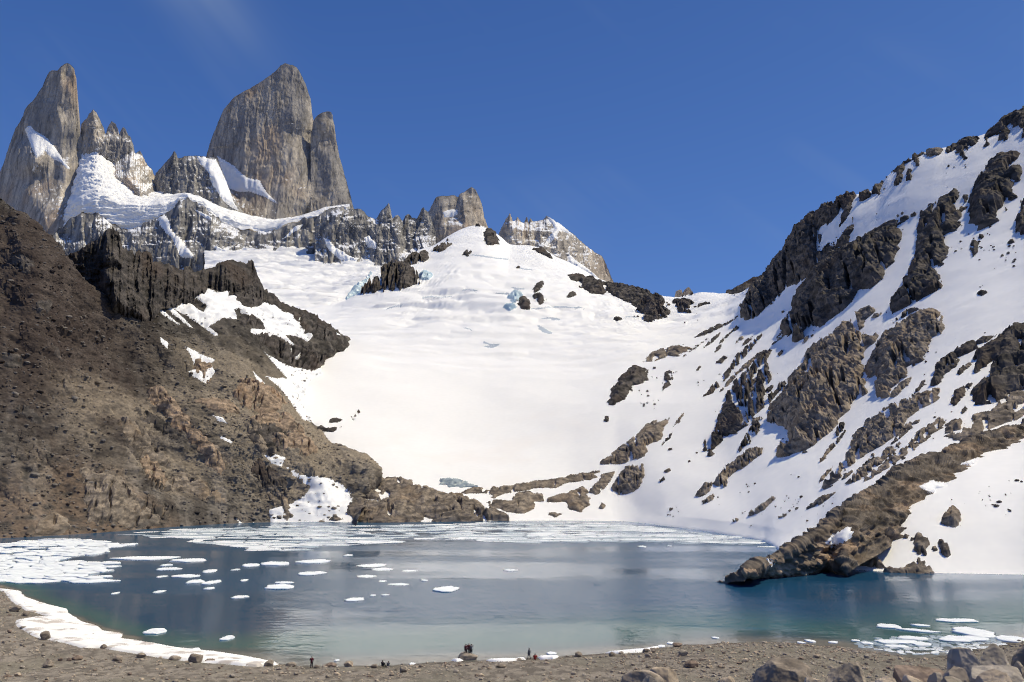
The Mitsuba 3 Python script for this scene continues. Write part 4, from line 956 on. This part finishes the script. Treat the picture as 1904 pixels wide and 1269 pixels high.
def slab(poly, thick, seed, under=0.35):
    """A floe: top face with a rounded, melted rim, sides down to below the water."""
    poly = np.asarray(poly, float)
    n = len(poly)
    c = poly.mean(0)
    r = np.random.default_rng(seed)
    rings = []
    for k, (sc, z) in enumerate(((0.93, -under), (1.0, 0.02), (1.0, thick * 0.55), (0.96, thick * 0.9), (0.86, thick), (0.45, thick * 1.05))):
        q = c + (poly - c) * sc
        zz = z + (r.random(n) - 0.5) * thick * 0.22 * (z > 0.05)
        rings.append(np.column_stack([q, np.full(n, 0.0) + zz]))
    v = np.vstack(rings + [[[*c, thick * 1.05]]])
    f = []
    for k in range(len(rings) - 1):
        for i in range(n):
            j = (i + 1) % n
            a, b, cc, d = k * n + i, k * n + j, (k + 1) * n + j, (k + 1) * n + i
            f += [[a, b, cc], [a, cc, d]]
    o, top = (len(rings) - 1) * n, len(v) - 1
    f += [[o + i, o + (i + 1) % n, top] for i in range(n)]
    return v, np.array(f)


def ccw(p):
    p = np.asarray(p)
    return p if np.sum(p[:, 0] * np.roll(p[:, 1], -1) - p[:, 1] * np.roll(p[:, 0], -1)) > 0 else p[::-1]


def blob(cx, cy, w, h, n, seed, jitter=0.25, ang=0.0):
    r = np.random.default_rng(seed)
    t = np.linspace(0, 2 * np.pi, n, endpoint=False) + r.uniform(-0.15, 0.15, n)
    k = 1 + r.uniform(-jitter, jitter, n) + 0.12 * np.cos(2 * t + r.uniform(0, 6))
    e = np.stack([w / 2 * k * np.cos(t), h / 2 * k * np.sin(t)], 1)
    ca, sa = math.cos(ang), math.sin(ang)
    return np.array([cx, cy]) + e @ np.array([[ca, sa], [-sa, ca]])


FLOES = [  # u, v, width, height (pixels), label
    (446, 1111, 27, 5, "small floe in the open water left of centre"), (289, 1175, 38, 11, "thick white floe near the left snow bank"), (422, 1188, 22, 9, "small blocky floe near the near-left shore"),
    (358, 1211, 30, 8, "floe drifting against the end of the snow bank"), (214, 1104, 11, 4, "tiny floe in front of the left ice field"), (296, 1101, 16, 5, "small floe below the left ice field"),
    (389, 1095, 16, 5, "small floe right of the left ice field"), (363, 1083, 26, 11, "bright lumpy floe at the right of the left ice field"), (394, 1084, 26, 9, "broken floe beside the bright lumpy floe"),
    (345, 1072, 48, 6, "long thin floe above the bright lumpy floe"), (390, 1063, 22, 7, "small raised floe above the broken floe"), (301, 1073, 15, 4, "little floe left of the long thin floe"),
    (454, 1080, 12, 4, "speck of ice right of the broken floe"), (438, 1060, 12, 3, "thin ice speck near the upper left floes"), (312, 1059, 38, 6, "flat floe near the hill's reflection"),
    (350, 1043, 60, 7, "long flat floe under the hill's reflection"), (270, 1039, 100, 8, "very long floe reaching right from the left ice field"), (310, 1052, 16, 8, "small upright ice lump near the hill's reflection"),
    (466, 1052, 32, 6, "pair of joined floes left of the lake's centre"), (520, 1092, 50, 10, "large flat floe in the middle left of the lake"), (528, 1084, 34, 4, "thin floe just behind the large flat floe"),
    (580, 1067, 50, 7, "lens-shaped floe in the middle of the lake"), (660, 1116, 30, 8, "bright rectangular floe in mid lake"), (828, 1097, 40, 12, "pointed floe alone right of mid lake"),
    (510, 1049, 50, 8, "wide floe near the far ice edge, left of centre"), (583, 1045, 60, 8, "broken wide floe near the far ice edge"), (694, 1052, 50, 7, "slushy floe right of the broken wide floe"),
    (712, 1059, 38, 6, "bright floe in the slushy patch"), (762, 1062, 24, 4, "small flat floe right of the slushy patch"), (682, 1072, 36, 5, "thin floe below the slushy patch"),
    (742, 1087, 36, 5, "faint slushy floe above the pointed floe"), (711, 1081, 15, 4, "little floe left of the faint slushy floe"), (693, 1108, 10, 3, "first of two ice specks above the rectangular floe's right"),
    (716, 1107, 13, 3, "second of two ice specks right of the rectangular floe"), (789, 1080, 13, 3, "tiny floe above the pointed floe"), (648, 1033, 18, 3, "small thin floe near the far ice edge, in the centre"),
    (950, 1061, 28, 3, "thin slanted floe alone in the right half of the lake"), (626, 1229, 9, 3, "tiny floe near the standing person on the left"), (767, 1236, 14, 5, "small floe at the waterline right of the two seated people"),
    (1026, 1216, 18, 6, "small white floe near the person in grey"), (1030, 1224, 17, 4, "floe stranded below the small white floe"), (1330, 1187, 15, 3, "thin floe off the right part of the beach"),
    (1230, 1203, 13, 5, "stranded floe on the right shore, left of the pair"), (1247, 1197, 13, 4, "floe afloat behind the stranded one"), (1194, 1017, 16, 3, "tiny floe near the far ice edge, right of centre"),
    (1245, 1016, 10, 3, "ice speck near the far ice edge, far right"), (1652, 1166, 36, 10, "left floe of the group in the right bay"), (1706, 1174, 66, 9, "long slanted floe in the right bay"),
    (1711, 1164, 32, 7, "small floe behind the long slanted one in the right bay"), (1777, 1155, 70, 8, "narrow rough floe farthest out in the right bay"), (1812, 1179, 68, 19, "large triangular floe in the right bay"),
    (1785, 1190, 84, 13, "flat floe left of the large triangular floe"), (1666, 1195, 66, 9, "flat floe near the right shore, left end"), (1696, 1188, 45, 8, "flat floe behind the left flat floe by the right shore"),
    (1714, 1199, 34, 8, "small slab between flat floes by the right shore"), (1668, 1203, 38, 6, "low slab at the right waterline"), (1880, 1190, 46, 15, "floe behind the boulders at the right edge"),
    (1490, 1196, 12, 4, "small stranded ice lump on the right shore"), (1506, 1193, 15, 6, "bright ice lump on the right shore"), (1550, 1195, 18, 4, "flat ice piece right of the bright lump"),
    (1612, 1197, 22, 5, "thin ice slab at the edge of the right shallows"), (1590, 1192, 16, 3, "small ice slab left of the thin one in the right shallows"),
]
for k, (u, v, w, h, lab) in enumerate(FLOES):
    near, farp = on_level(u, v + h * 0.45), on_level(u, v - h * 0.45)
    cx, cy = (near[:2] + farp[:2]) / 2
    m = w * cy / F
    dep = min(abs(farp[1] - near[1]), m * 2.2)
    ang = 0.0
    if "slanted" in lab and "right bay" in lab:
        ang, dep = -0.5, dep * 0.5
    bl = ccw(blob(cx, cy, m, dep, 15 if w > 20 else 10, 100 + k, 0.2, ang))
    vv, ff = slab(bl, min(0.14 * h * cy / F + 0.10, 0.55) if "slush" not in lab else 0.06, k)
    tag(add("ice_floe", vv, ff, "floe_ice", smooth=60), lab, "ice floe")


def field(region, step, stretch, keep, seed, shrink=0.9, merge=False):
    """Broken floes that fill a region of the lake like a mosaic (jittered cells)."""
    from scipy.spatial import Voronoi

    r = np.random.default_rng(seed)
    poly = shapely.Polygon(on_level(region[:, 0], region[:, 1])[:, :2]).buffer(0)
    x0, y0, x1, y1 = poly.bounds
    q = np.array([[a + r.uniform(-0.48, 0.48) * step * stretch, b + r.uniform(-0.48, 0.48) * step] for a in np.arange(x0 - step, x1 + step, step * stretch) for b in np.arange(y0 - step, y1 + step, step)])
    vo = Voronoi(q)
    out, kept = [], []
    for i in range(len(q)):
        reg = vo.regions[vo.point_region[i]]
        if -1 in reg or not reg or not poly.contains(shapely.Point(q[i])) or r.random() > keep(q[i], r):
            continue
        g = shapely.Polygon(vo.vertices[reg])
        if g.area > 6 * step * step * stretch:
            continue
        if merge:
            kept.append((q[i], g))
            continue
        g = g.buffer(-step * 0.05).buffer(-step * 0.10).buffer(step * 0.10)
        g = shapely.affinity.scale(g, shrink * r.uniform(0.9, 1.0), shrink * r.uniform(0.9, 1.0))
        if g.is_empty or g.geom_type != "Polygon":
            continue
        g = g.segmentize(step * 0.35)
        e = np.array(g.exterior.coords)[:-1]
        if len(e) < 5:
            continue
        e = e[:: max(1, len(e) // 18)]
        e = e + r.normal(0, step * 0.035, e.shape)
        out.append(ccw(e))
    groups = {}
    for c, g in kept:
        w = meshkit.fbm(np.array([c[0] / 20, c[1] / 20, 1.5]), 2, seed) * 3
        k = (int(math.floor(c[0] / (step * stretch * 1.9) + w)), int(math.floor(c[1] / (step * 1.15) + w * 1.3)))
        groups.setdefault(k, []).append(g.buffer(-step * 0.03 * r.uniform(0.3, 2.2)))
    for k in sorted(groups):
        u = shapely.union_all([g.buffer(step * 0.10) for g in groups[k]]).buffer(-step * 0.22).buffer(step * 0.07)
        for g in getattr(u, "geoms", [u]):
            if g.area < 0.4 * step * step:
                continue
            g = g.simplify(step * 0.04).segmentize(step * 0.3)
            e = np.array(g.exterior.coords)[:-1]
            if len(e) > 6:
                nz = meshkit.fbm(np.column_stack([e / (step * 0.35), 0 * e[:, 0]]), 3, seed) - 0.5
                out.append(ccw(e + np.column_stack([nz * step * 0.5, np.roll(nz, 3) * step * 0.22])))
    return out


import shapely.affinity  # noqa: E402

LEFTICE = pts("-120,1012 0,1013 30,1008 100,1003 150,1004 210,1010 262,1012 215,1018 190,1030 120,1036 150,1044 215,1048 255,1048 200,1056 230,1062 150,1066 200,1074 195,1082 130,1086 60,1083 0,1084 -120,1075")
cells = field(LEFTICE, 4.2, 1.8, lambda q, r: 0.25 + 0.9 * float(meshkit.fbm(np.array([q[0] / 30, q[1] / 12, 2.3]), 3, 78) > 0.42), 5, 1.0, True)
cells.sort(key=lambda c: -shapely.Polygon(c).area / c[:, 1].mean() ** 3)
for k, c in enumerate(cells):
    vv, ff = slab(c, 0.28 + 0.2 * ((k * 37) % 11) / 11, 500 + k)
    tag(add("ice_floe", vv, ff, "floe_ice", smooth=60), "white floe packed among many others in the ice field on the left", "ice floe", "floes of the left ice field")
FARICE = pts("215,993 300,986 400,982 520,978 700,978 900,972 1100,972 1200,978 1300,990 1380,1000 1440,1018 1400,1012 1300,1012 1200,1010 1080,1008 1000,1010 900,1006 800,1004 730,1010 680,1013 600,1018 520,1028 470,1022 400,1012 330,1006 270,998")
cells = field(FARICE, 6.0, 2.6, lambda q, r: 0.45 + 0.6 * float(meshkit.fbm(np.array([q[0] / 70, q[1] / 16, 0.3]), 3, 77) > 0.45), 6, 0.97, True)
cells.sort(key=lambda c: -np.ptp(c[:, 0]) * np.ptp(c[:, 1]) / c[:, 1].mean() ** 3)
for k, c in enumerate(cells[:90]):
    vv, ff = slab(c, 0.14, 900 + k)
    tag(add("ice_sheet", vv, ff, "thin_ice", smooth=60), "thin pale sheet of ice in the belt along the far shore", "ice sheet", "ice sheets along the far shore")
rest = [slab(c, 0.12, 1500 + k) for k, c in enumerate(cells[90:])]


def join(parts):
    vs, fs, o = [], [], 0
    for v, f in parts:
        vs.append(v)
        fs.append(np.asarray(f) + o)
        o += len(v)
    return np.vstack(vs), np.vstack(fs)


SLUSH = pts("560,1020 700,1012 1000,1008 1300,1010 1300,990 1000,975 700,980 560,990")
BRASH = pts("1590,1196 1640,1186 1740,1182 1850,1186 1870,1200 1760,1216 1690,1218 1640,1212 1600,1204")
rest += [slab(c, 0.07, 2500 + k) for k, c in enumerate(field(BRASH, 0.9, 1.6, lambda q, r: 0.72, 8, 0.95))]
tag(add("brash_ice", *join(rest), "thin_ice", smooth=60), "small broken brash ice in the shallows and far ice belt", "brash ice", kind="stuff")

# ------------------------------------------------------------------ stones


def rock_mesh(seed, size=(1, 1, 1), sub=2, rough=0.18, cuts=7):
    """An angular boulder: a ball cut by random planes, then roughened."""
    r = np.random.default_rng(seed)
    m = trimesh.creation.icosphere(subdivisions=sub, radius=1.0)
    v = np.array(m.vertices)
    v = v / (np.abs(v) ** 3.2).sum(1, keepdims=True) ** (1 / 3.2)
    tw = trimesh.transformations.random_rotation_matrix(r.random(3))[:3, :3] if sub < 3 else trimesh.transformations.euler_matrix(r.uniform(-0.3, 0.3), r.uniform(-0.35, 0.35), r.uniform(-0.8, 0.8))[:3, :3]
    v = v @ tw.T
    for _ in range(cuts):
        n = r.normal(size=3)
        n /= np.linalg.norm(n)
        h = r.uniform(0.66, 1.0)
        over = v @ n - h
        v = v - np.clip(over, 0, None)[:, None] * n * 0.92
    if rough:
        nv = v / (np.linalg.norm(v, axis=1, keepdims=True) + 1e-9)
        v = v + nv * ((meshkit.fbm(v * 2.2 + seed * 3.7, 4, seed) - 0.5) * rough * 2)[:, None]
    v = v / np.abs(v).max(0)
    return v * np.asarray(size) * 0.5, np.array(m.faces)


def place_rock(name, u, vtop, w, d, hm, mat, seed, lab, cat="boulder", sub=5, ratio=0.8, rough=0.07, cuts=13, group=None, rot=0.0, sink=0.15):
    """A boulder whose top is seen at (u, vtop), w pixels wide, d metres away, hm metres high."""
    top = at(u, vtop, d)
    wm = w * d / F
    v, f = rock_mesh(seed, (wm, wm * ratio, hm), sub, rough, cuts)
    ca, sa = math.cos(rot), math.sin(rot)
    v = v @ np.array([[ca, sa, 0], [-sa, ca, 0], [0, 0, 1]])
    v = v * [wm / np.ptp(v[:, 0]), 1, 1]
    v = v + [top[0] - (v[:, 0].max() + v[:, 0].min()) / 2, top[1], top[2] - v[:, 2].max()]
    key = add(name, v, f, mat, smooth=22)
    tag(key, lab, cat, group)
    return key


for b in (
    (1192, 1243, 90, 10.6, 1.0, "stone_1", 11, "tan-topped boulder with a dark left face at the bottom centre right", 0.9),
    (1232, 1239, 66, 10.9, 0.95, "stone_2", 32, "pale rounded boulder joined to the tan-topped one", 0.8),
    (1212, 1257, 46, 10.0, 0.6, "stone_4", 13, "low grey stone in front of the tan-topped boulder", 0.8),
    (1446, 1226, 132, 11.2, 1.25, "stone_1", 21, "peaked dark boulder at the bottom, left of the boxy one", 0.8),
    (1512, 1257, 46, 10.4, 0.6, "stone_2", 15, "light tan sliver of rock beside the peaked boulder", 0.6),
    (1573, 1230, 82, 11.6, 1.15, "stone_0", 16, "boxy grey-brown boulder with a flat lit top", 0.9),
    (1650, 1257, 44, 10.4, 0.6, "stone_2", 17, "small tan stone right of the boxy boulder", 0.8),
    (1714, 1239, 96, 11.4, 0.9, "stone_3", 18, "dark reddish slab left of the big grey boulder", 0.7),
    (1698, 1253, 46, 10.6, 0.6, "stone_2", 19, "tan stone under the dark reddish slab", 0.8),
    (1740, 1250, 36, 10.8, 0.6, "stone_0", 29, "small brown block tucked against the big grey boulder", 0.8),
    (1797, 1203, 90, 13.0, 1.9, "stone_4", 20, "big grey boulder with a sloping top at the bottom right", 0.9),
    (1850, 1198, 92, 14.2, 2.2, "stone_4", 31, "dark square block behind the big grey boulder", 0.8),
    (1912, 1192, 84, 12.8, 2.2, "stone_1", 22, "brown boulder cut by the right edge of the picture", 0.9),
    (1846, 1236, 100, 11.6, 0.7, "stone_4", 23, "flat grey slab leaning between the right-hand boulders", 0.8),
    (1848, 1246, 76, 10.8, 0.8, "stone_2", 24, "rounded tan boulder at the very bottom right", 0.8),
    (1893, 1228, 34, 12.0, 1.0, "stone_0", 28, "narrow light stone wedged at the right edge", 0.8),
    (1780, 1258, 60, 10.4, 0.6, "stone_0", 34, "low grey stone at the bottom under the big grey boulder", 0.8),
    (1770, 1238, 64, 11.0, 1.0, "stone_1", 41, "dark brown stone leaning against the big grey boulder's left side", 0.8),
    (1350, 1258, 40, 10.3, 0.5, "stone_2", 26, "small tan stone left of the peaked boulder", 0.8),
    (1100, 1263, 60, 10.1, 0.5, "stone_0", 27, "low stone just peeping in at the bottom centre right", 0.8),
    (1020, 1262, 60, 10.1, 0.5, "stone_2", 36, "pale low stone just peeping in at the bottom centre", 0.8),
):
    place_rock("boulder", *b[:5], b[5], b[6], b[7], ratio=b[8])


def beach_rock(u, v, w, h, mat, seed, lab, name="beach_stone", cat="stone", group=None, sub=2):
    q = on_level(u, v, 0.8)
    for _ in range(6):
        q = on_level(u, v, float(ground(q[0], q[1])[0]))
    s = q[1] / F
    vv, f = rock_mesh(seed, (w * s, w * s * 0.8, h * s * 1.35), sub, 0.12, 8)
    z = float(ground(q[0], q[1])[0])
    vv = vv + [q[0], q[1] + w * s * 0.25, z + h * s * 0.42]
    key = add(name, vv, f, mat, smooth=12)
    tag(key, lab, cat, group)
    return q, s, key


prow, prs, _ = beach_rock(869, 1229, 36, 12, "stone_0", 78, "large boulder at the waterline with people standing on it", "boulder", "boulder", sub=4)
STONES = [(80, 1190, 20, 13, 1, "dark stone at the lower edge of the snow bank"), (361, 1233, 24, 14, 1, "large dark stone on the snow bank's lower edge"), (388, 1233, 19, 6, 3, "flat brown stone right of the large dark stone"), (190, 1207, 13, 7, 1, "dark stone by the snow bank's middle"),
          (25, 1138, 22, 10, 1, "dark stone at the far left beside the snow bank"), (45, 1146, 14, 8, 1, "smaller dark stone left of the snow bank"), (87, 1242, 18, 11, 1, "dark stone on the lower left gravel"), (217, 1230, 20, 8, 1, "brown stone on the gravel below the snow bank"),
          (260, 1224, 16, 8, 1, "pointed dark stone below the snow bank"), (323, 1228, 22, 6, 0, "flat stone touching the snow bank's lower edge"), (140, 1228, 20, 8, 3, "reddish stone on the left gravel"), (1288, 1242, 25, 10, 3, "red-brown stone alone on the right beach"),
          (499, 1240, 17, 10, 0, "rounded grey stone at the waterline left of the standing person"), (540, 1240, 18, 6, 1, "dark low stone just left of the standing person"), (588, 1243, 11, 5, 1, "dark stone right of the standing person's feet"), (614, 1241, 22, 6, 3, "brown stone between the standing and seated people"),
          (648, 1240, 18, 8, 2, "pale stone between the standing and seated people"), (1076, 1222, 14, 8, 1, "dark stone at the waterline right of the person in red"), (1202, 1215, 14, 7, 1, "dark stone on the right part of the waterline"), (1216, 1214, 12, 7, 1, "second dark stone on the right part of the waterline"),
          (1272, 1220, 18, 9, 4, "grey stone with a snow cap on the right beach"), (1190, 1203, 10, 4, 1, "small dark stone standing in the shallow water"), (1260, 1203, 20, 6, 3, "brown stone at the water right of the stranded ice"), (930, 1242, 20, 5, 1, "dark stone on the gravel below the people's boulder")]
for k, (u, v, w, h, m, lab) in enumerate(STONES):
    beach_rock(u, v, w, h, f"stone_{m}", 200 + k, lab)
r = np.random.default_rng(33)
made = 0
while made < 150:
    u, v = r.uniform(0, 1904), r.uniform(1110, 1268)
    lim = np.interp(u, SH[:, 0], SH[:, 1])
    lim = max(lim, np.interp(u, [0, 60, 150, 300, 500], [1100, 1188, 1208, 1228, 1243])) if u < 520 else lim
    if v < lim + 2:
        continue
    w = float(np.clip(r.lognormal(1.9, 0.35), 5, 16))
    beach_rock(u, v, w, w * r.uniform(0.35, 0.6), f"stone_{r.integers(0, 5)}", 400 + made, "small stone lying on the gravel of the near beach", group="stones scattered over the beach", sub=1)
    made += 1
# gravel: stones too many to count
tiny_rocks = [rock_mesh(s, (1, 1, 0.7), 0, 0.1, 4) for s in range(930, 936)]
small, tries = [], 0
base_rocks = [rock_mesh(s, (1, 1, 0.65), 1, 0.15, 8) for s in range(900, 912)]
while len(small) < 12000 and tries < 90000:
    tries += 1
    gx_, gy_ = r.uniform(-150, 95), r.uniform(96, 230)
    z0 = float(ground(gx_, gy_)[0])
    if z0 < 0.08 or z0 > 8 or gy_ > np.interp(gx_, shore[:, 0], shore[:, 1]) + 0.5:
        continue
    dens = 0.35 + 0.65 * (gx_ > 15) + 0.3 * (abs(z0 - 0.5) < 0.5)
    if r.random() > dens:
        continue
    s = float(np.clip(r.lognormal(-1.45, 0.5), 0.1, 0.9))
    v, f = base_rocks[int(r.integers(0, 12))] if s > 0.3 else tiny_rocks[int(r.integers(0, 6))]
    a = r.uniform(0, 6.28)
    ca, sa = math.cos(a), math.sin(a)
    small.append((v @ np.array([[ca, sa, 0], [-sa, ca, 0], [0, 0, 1]]) * s + [gx_, gy_, z0 + 0.1 * s], f))
for m in range(4):
    part = small[m::4]
    k = add("gravel_stones" if m == 0 else f"gravel_stones__{('pale', 'brown', 'grey')[m - 1]}_gravel", *join(part), f"stone_{(0, 2, 3, 4)[m]}")
    if m == 0:
        tag(k, "loose gravel and cobbles covering the near beach", "gravel", kind="stuff")
    else:
        labels[k] = {"kind": "stuff"}
# scree blocks on the hill
sc = []
hp = hill.pt
while len(sc) < 13000:
    i, j = r.integers(5, 600), r.integers(60, 470)
    q = hp[i, j]
    if q[2] < 0.5:
        continue
    s = float(np.clip(r.lognormal(0.05, 0.55), 0.5, 5.0))
    v, f = base_rocks[int(r.integers(0, 12))] if s > 1.6 else tiny_rocks[int(r.integers(0, 6))]
    a = r.uniform(0, 6.28)
    ca, sa = math.cos(a), math.sin(a)
    sc.append((v @ np.array([[ca, sa, 0], [-sa, ca, 0], [0, 0, 1]]) * s * [1, 1, 0.8] + q + hill.soft[i, j] * 0.1 * s, f))
k = add("scree", *join(sc[::2]), "hill_scree")
labels["scree__grey_scree"] = {"kind": "stuff"}
scene["scree__grey_scree"] = mikit.ply(join(sc[1::2]), "scree_grey")
tag(k, "loose scree blocks scattered over the left hillside", "scree", kind="stuff")

# ------------------------------------------------------------------ people on the shore
for nm, c in (("skin", (0.45, 0.28, 0.2)), ("dark_cloth", (0.025, 0.025, 0.03)), ("maroon_cloth", (0.10, 0.02, 0.03)), ("grey_cloth", (0.10, 0.11, 0.13)), ("red_cloth", (0.32, 0.035, 0.03)), ("navy_cloth", (0.03, 0.04, 0.07)), ("hair_dark", (0.02, 0.015, 0.012)), ("boot", (0.03, 0.025, 0.02))):
    bsdf(nm, c, 0.85, 0.2)


def bones(J_, links, extra=0.0, seg=12):
    out = None
    for a, b in links:
        (pa, ra), (pb, rb) = J_[a], J_[b]
        sa = manifold3d.Manifold.sphere(ra + extra, seg).translate([float(c) for c in pa])
        sb = manifold3d.Manifold.sphere(rb + extra, seg).translate([float(c) for c in pb])
        hl = manifold3d.Manifold.batch_hull([sa, sb])
        out = hl if out is None else out + hl
    m = out.refine_to_length(0.06).to_mesh()
    t = trimesh.Trimesh(m.vert_properties[:, :3], m.tri_verts, process=True)
    trimesh.smoothing.filter_taubin(t, iterations=8)
    return np.array(t.vertices), np.array(t.faces)


def person(pos, rot, pose, jacket, trousers, label, group=None, height=1.74):
    Jn = {"pelvis": ((0, 0, 0.95), 0.13), "waist": ((0, 0, 1.08), 0.125), "chest": ((0, 0.01, 1.30), 0.145), "neck": ((0, 0.01, 1.50), 0.055), "head": ((0, 0.02, 1.64), 0.095), "chin": ((0, 0.06, 1.58), 0.06), "nose": ((0, 0.125, 1.63), 0.016)}
    for s, n in ((-1, "l"), (1, "r")):
        Jn.update({f"ear{n}": ((s * 0.098, 0.02, 1.63), 0.02), f"sh{n}": ((s * 0.18, 0, 1.43), 0.065), f"el{n}": ((s * 0.25, -0.03, 1.14), 0.045), f"wr{n}": ((s * 0.24, 0.08, 0.90), 0.033), f"pa{n}": ((s * 0.24, 0.11, 0.82), 0.036),
                   f"hp{n}": ((s * 0.09, 0, 0.93), 0.10), f"kn{n}": ((s * 0.11, 0.03, 0.50), 0.062), f"an{n}": ((s * 0.12, -0.01, 0.09), 0.045), f"to{n}": ((s * 0.13, 0.15, 0.04), 0.04)})
        for q in range(4):
            Jn[f"f{q}{n}"] = ((s * (0.215 + 0.017 * q), 0.13, 0.735 + 0.008 * abs(q - 1.3)), 0.010)
        Jn[f"th{n}"] = ((s * 0.20, 0.16, 0.80), 0.011)

    def put(k, p_):
        Jn[k] = (p_, Jn[k][1])

    if pose == "hands_up":  # holding something before the chest
        for s, n in ((-1, "l"), (1, "r")):
            put(f"el{n}", (s * 0.27, 0.02, 1.16)); put(f"wr{n}", (s * 0.12, 0.24, 1.30)); put(f"pa{n}", (s * 0.08, 0.29, 1.34)); put(f"th{n}", (s * 0.04, 0.31, 1.38))
            for q in range(4):
                put(f"f{q}{n}", (s * 0.05, 0.35, 1.31 + 0.018 * q))
    if pose == "stride":
        put("knl", (-0.10, 0.16, 0.52)); put("anl", (-0.11, 0.22, 0.09)); put("tol", (-0.12, 0.38, 0.04)); put("knr", (0.10, -0.05, 0.49)); put("anr", (0.11, -0.20, 0.10)); put("tor", (0.12, -0.05, 0.04))
    if pose == "arm_out":
        put("elr", (0.36, 0.10, 1.30)); put("wrr", (0.46, 0.26, 1.46)); put("par", (0.48, 0.32, 1.52)); put("thr", (0.44, 0.34, 1.56))
        for q in range(4):
            put(f"f{q}r", (0.47 + 0.012 * q, 0.38, 1.55))
    if pose == "sit":
        dz = -0.82
        for k, (p_, rad) in list(Jn.items()):
            Jn[k] = ((p_[0], p_[1], p_[2] + dz), rad)
        for s, n in ((-1, "l"), (1, "r")):
            put(f"kn{n}", (s * 0.16, 0.42, 0.42)); put(f"an{n}", (s * 0.14, 0.58, 0.08)); put(f"to{n}", (s * 0.15, 0.73, 0.04))
            put(f"el{n}", (s * 0.28, 0.12, 0.42)); put(f"wr{n}", (s * 0.15, 0.34, 0.46)); put(f"pa{n}", (s * 0.10, 0.40, 0.47)); put(f"th{n}", (s * 0.07, 0.42, 0.51))
            for q in range(4):
                put(f"f{q}{n}", (s * 0.07, 0.46, 0.44 + 0.018 * q))
    hands = [(f"wr{n}", f"pa{n}") for n in "lr"] + [(f"pa{n}", f"f{q}{n}") for n in "lr" for q in range(4)] + [(f"pa{n}", f"th{n}") for n in "lr"]
    torso = [("pelvis", "waist"), ("waist", "chest"), ("chest", "shl"), ("chest", "shr"), ("chest", "neck")]
    arms = [("shl", "ell"), ("shr", "elr"), ("ell", "wrl"), ("elr", "wrr")]
    legs = [("pelvis", "hpl"), ("pelvis", "hpr"), ("hpl", "knl"), ("hpr", "knr"), ("knl", "anl"), ("knr", "anr")]
    feet = [("anl", "tol"), ("anr", "tor")]
    headl = [("neck", "head"), ("head", "chin"), ("head", "nose"), ("head", "earl"), ("head", "earr")]
    ca, sa = math.cos(rot), math.sin(rot)
    R = np.array([[ca, sa, 0], [-sa, ca, 0], [0, 0, 1]]) * (height / 1.74)
    key = key_for("person")

    def put_mesh(part, links, mat, extra):
        v, f = bones(Jn, links, extra)
        scene[key + part] = mikit.ply((v @ R + pos, f), mat, smooth=True)

    put_mesh("", torso + arms + legs + feet + headl + hands, "skin", 0.0)
    put_mesh("__jacket", torso[:-1] + [("chest", "chest")] + arms, jacket, 0.022)
    put_mesh("__trousers", legs, trousers, 0.018)
    put_mesh("__boot", feet[:1], "boot", 0.014)
    put_mesh("__boot_001", feet[1:], "boot", 0.014)
    hd = np.array(Jn["head"][0])
    Jn["hair_a"], Jn["hair_b"] = (tuple(hd + [0, -0.02, 0.03]), 0.098), (tuple(hd + [0, -0.05, -0.03]), 0.075)
    put_mesh("__hair", [("hair_a", "hair_b")], "hair_dark", 0.0)
    tag(key, label, "person", group)
    return key


def stand(u, v):
    q = on_level(u, v, 0.8)
    for _ in range(6):
        q = on_level(u, v, float(ground(q[0], q[1])[0]))
    return np.array([q[0], q[1], float(ground(q[0], q[1])[0])])


person(stand(579, 1243), 0.2, "hands_up", "maroon_cloth", "dark_cloth", "person in a dark maroon top standing alone on the left shore, elbows out")
person(stand(711, 1240), -0.4, "sit", "dark_cloth", "dark_cloth", "person in black sitting at the waterline, left of the seated pair")
person(stand(722, 1240), 0.3, "sit", "grey_cloth", "navy_cloth", "person in grey sitting at the waterline, right of the seated pair", height=1.5)
topz = on_level(868, 1216, 0)
bt = at(868, 1217.5, prow[1])
person(np.array([at(866, 1218, prow[1])[0], prow[1] + 0.3, bt[2] - 0.15]), 0.3, "stand", "maroon_cloth", "dark_cloth", "leftmost of the three people standing on the shore boulder")
person(np.array([at(871.5, 1218, prow[1])[0], prow[1] + 0.5, bt[2] - 0.10]), -0.2, "stand", "maroon_cloth", "dark_cloth", "middle of the three people standing on the shore boulder")
person(np.array([at(876, 1218, prow[1])[0], prow[1] + 0.4, bt[2] - 0.18]), 0.5, "arm_out", "grey_cloth", "dark_cloth", "rightmost of the three people on the shore boulder, arm raised")
person(stand(984, 1226), 0.7, "stride", "grey_cloth", "navy_cloth", "person in grey walking on the shore beside a seated person in red", height=1.68)
person(stand(995, 1227), 0.0, "sit", "red_cloth", "maroon_cloth", "person in a red jacket sitting on the shore", height=1.8)
print("triangles", sum(len(meshkit.WRITTEN[d["filename"]][1]) for d in scene.values() if isinstance(d, dict) and d.get("type") == "ply"), "objects", len(scene))
